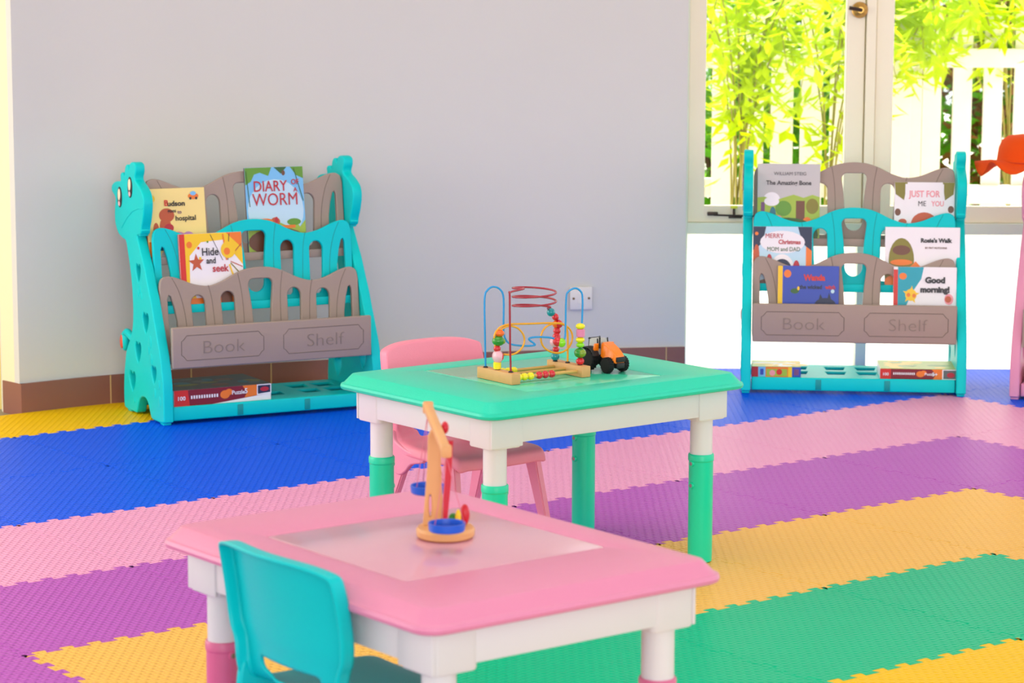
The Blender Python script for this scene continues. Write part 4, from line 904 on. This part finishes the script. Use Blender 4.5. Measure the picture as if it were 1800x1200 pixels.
loft(bm, [[(x, -wb_, z0), (x, wb_, z0), (x, wt, z1), (x, -wt, z1)][::-1] for x, wb_, z0, wt, z1 in HP])
bmesh.ops.recalc_face_normals(bm, faces=bm.faces[:]); bmesh.ops.bevel(bm, geom=[e for e in bm.edges if e.is_manifold], offset=.003, segments=3, affect='EDGES'); hood = finish(bm, 'hood', orange, tr, True, 40)
bm = bmesh.new(); box(bm, (.0545, 0, .033), (.007, .028, .013), .002); box(bm, (.050, 0, .018), (.014, .026, .014), .002); finish(bm, 'grille', blk, hood, True, 40)
bm = bmesh.new(); loft(bm, [[(-.046, -.020, .038), (-.006, -.019, .038), (-.006, .019, .038), (-.046, .020, .038)], [(-.043, -.018, .078), (-.012, -.016, .078), (-.012, .016, .078), (-.043, .018, .078)]]); bmesh.ops.bevel(bm, geom=bm.edges[:], offset=.002, segments=2, affect='EDGES'); cab = finish(bm, 'cab_glass', cabg, tr, True, 40)
bm = bmesh.new(); box(bm, (-.042, 0, .077), (.006, .038, .004), .0015)
for x, y in ((-.044, .0185), (-.044, -.0185), (-.009, .018), (-.009, -.018)): cyl(bm, (x, y, .038), (x + (.003 if x < -.02 else -.003), y * .92, .080), .0018, seg=8)
finish(bm, 'cab_frame', blk, cab, True, 40)
bm = bmesh.new(); cyl(bm, (-.002, -.018, .056), (-.002, -.018, .084), .0022, seg=10); finish(bm, 'exhaust', blk, tr, True, 40)
for s in (1, -1):
    bm = bmesh.new(); P = [(-.030 + .031 * math.cos(math.radians(a_)), s * .030, .028 + .031 * math.sin(math.radians(a_))) for a_ in range(20, 171, 15)]
    for p, q in zip(P, P[1:]):
        c_ = [(p[i] + q[i]) / 2 for i in range(3)]; an = math.atan2(q[2] - p[2], q[0] - p[0]); box(bm, c_, (.0095, .020, .003), .0008, rot=Matrix.Rotation(-an, 4, 'Y'))
    finish(bm, 'mudguard', blk, tr, True, 40)
    bm = bmesh.new(); box(bm, (-.010, s * .024, .052), (.006, .016, .034), .002, rot=Matrix.Rotation(.25, 4, 'Y')); finish(bm, 'side_panel', orange, tr, True, 40)
    for x, r_, wd in ((-.030, .0275, .020), (.034, .0190, .015)):
        bm = bmesh.new(); mt = T(x, s * (.030 if x < 0 else .025), r_) @ Matrix.Rotation(math.pi / 2, 4, 'X')
        lathe(bm, [(r_ * .55, -wd / 2), (r_ * .88, -wd / 2), (r_ * .96, -wd / 2 + .003), (r_ * .96, wd / 2 - .003), (r_ * .88, wd / 2), (r_ * .55, wd / 2)], 28, mtx=mt)
        for q in range(18):
            a_ = 2 * math.pi * q / 18; box(bm, (x + r_ * .955 * math.cos(a_), s * (.030 if x < 0 else .025), r_ + r_ * .955 * math.sin(a_)), (.004, wd * .9, .003), .0006, 1, rot=Matrix.Rotation(-a_ + math.pi / 2, 4, 'Y') @ Matrix.Rotation(.35 * s, 4, 'Z'))
        wh = finish(bm, 'wheel', tyre, tr, True, 30)
        bm = bmesh.new(); lathe(bm, [(r_ * .54, -wd * .30), (r_ * .5, wd * .38), (r_ * .2, wd * .40)], 20, mtx=mt if s < 0 else mt @ Matrix.Rotation(math.pi, 4, 'X')); finish(bm, 'wheel_rim', rim_m, wh, True, 30)

# ------------------------------------------------------------------ wooden balance toy
bt = thing('balance_scale', 'wooden toy balance with two blue pans standing on the pink table', 'toy scale', (-.114, 4.290, PZ))
wb = mat('pale_beech', (228, 166, 108), 0.5, 0.4, noise=0.15, nscale=60, var=0.04, vscale=20); bluep = mat('blue_pan', (8, 88, 206), 0.35, 0.5); redp = mat('red_paint', (204, 16, 44), 0.4, 0.5)
bm = bmesh.new(); lathe(bm, [(.046, 0), (.050, .003), (.051, .013), (.048, .0175)], 40, mtx=Matrix.Diagonal((1, 1.1, 1, 1))); finish(bm, 'base', wb, bt, True, 40)
lp = [(-.0200, .0165), (.0180, .0165), (.0145, .060), (.0120, .12), (.0105, .176), (.006, .184), (-.006, .184), (-.0105, .176), (-.0120, .12), (-.0165, .060)]
hole = [(x - .0068, z) for x, z in arc(0, .052, .0022, .020, 0, 345, 16)]
bm = bmesh.new(); addmesh(bm, plate_mesh([lp, hole], .013, .003), T(-.020, .014, 0)); finish(bm, 'post', wb, bt, True, 40)
# beam pivots on the post, front end hangs lower
Bf, Bb = Vector((.004, -.108, .170)), Vector((-.034, .120, .206)); d_ = (Bf - Bb)
bm = bmesh.new(); q_ = d_.to_track_quat('X', 'Z').to_matrix().to_4x4(); box(bm, (Bf + Bb) / 2, (d_.length, .015, .020), .005, 3, rot=q_); beam = finish(bm, 'beam', wb, bt, True, 40)
for e_ in (Bf, Bb):
    bm = bmesh.new(); lathe(bm, [(.0085, -.010), (.0095, -.008), (.0095, .008), (.0085, .010)], 20, mtx=T(*e_)); finish(bm, 'beam_end', wb, beam, True, 40)
mid = (Bf + Bb) / 2
bm = bmesh.new(); ball(bm, (mid.x + .014, mid.y, mid.z + .002), .011, (.6, 1, 1)); finish(bm, 'pivot_knob', redp, bt, True)
bm = bmesh.new()
A_ = [(mid.x + .014 + u, mid.y - .02, .150) for u in (-.0045, .0045)]
loft(bm, [[(.004 + .0, -.022, .172), (.014, -.022, .172), (.014, -.017, .172), (.004, -.017, .172)], [(-.002, -.022, .10), (.010, -.022, .10), (.010, -.017, .10), (-.002, -.017, .10)], [(-.004, -.022, .035), (.004, -.022, .035), (.004, -.017, .035), (-.004, -.017, .035)]]); finish(bm, 'red_pointer', redp, bt)
def pan(top, c):
    bm = bmesh.new(); lathe(bm, [(.028, 0), (.0305, .002), (.0315, .012), (.0315, .015), (.0285, .015), (.0270, .005), (.001, .005)], 32, mtx=T(*c)); p_ = finish(bm, 'pan', bluep, bt, True, 40)
    for k_ in range(3):
        a_ = 2 * math.pi * k_ / 3 + 1.9; bm = bmesh.new(); tube(bm, [tuple(top), (c[0] + .030 * math.cos(a_), c[1] + .030 * math.sin(a_), c[2] + .014)], .0007, 5); finish(bm, 'string', mat('pink_string', (226, 120, 140), 0.7), p_)
pan((Bf.x, Bf.y, Bf.z - .008), (Bf.x + .001, Bf.y, .0330)); pan((Bb.x, Bb.y, Bb.z - .008), (Bb.x, Bb.y, .052))
# little wooden fruit weights behind the front pan
def weight(label, p, r_, c, sc):
    bm = bmesh.new(); ball(bm, (0, 0, r_ * sc[2]), r_, sc, 16)
    o = finish(bm, 'wooden_weight', mat('weight_' + label.split()[0], c, 0.4, 0.5), None, True); o.location = (p[0] - .114, p[1] + 4.290, PZ + .0177 + p[2]); tag(o, label, 'toy weight', 'painted weights on the balance base')
weight('green wooden weight on the balance base left of the yellow one', (.013, .012, 0), .0085, (40, 130, 40), (1, 1, 1.25))
weight('yellow wooden weight between the green and red weights on the balance base', (.022, -.004, 0), .0065, (244, 200, 20), (.8, 1, 2.4))
weight('red wooden weight at the right of the balance base, largest of the weights', (.033, .012, 0), .0098, (204, 24, 44), (.9, 1, 1.9))
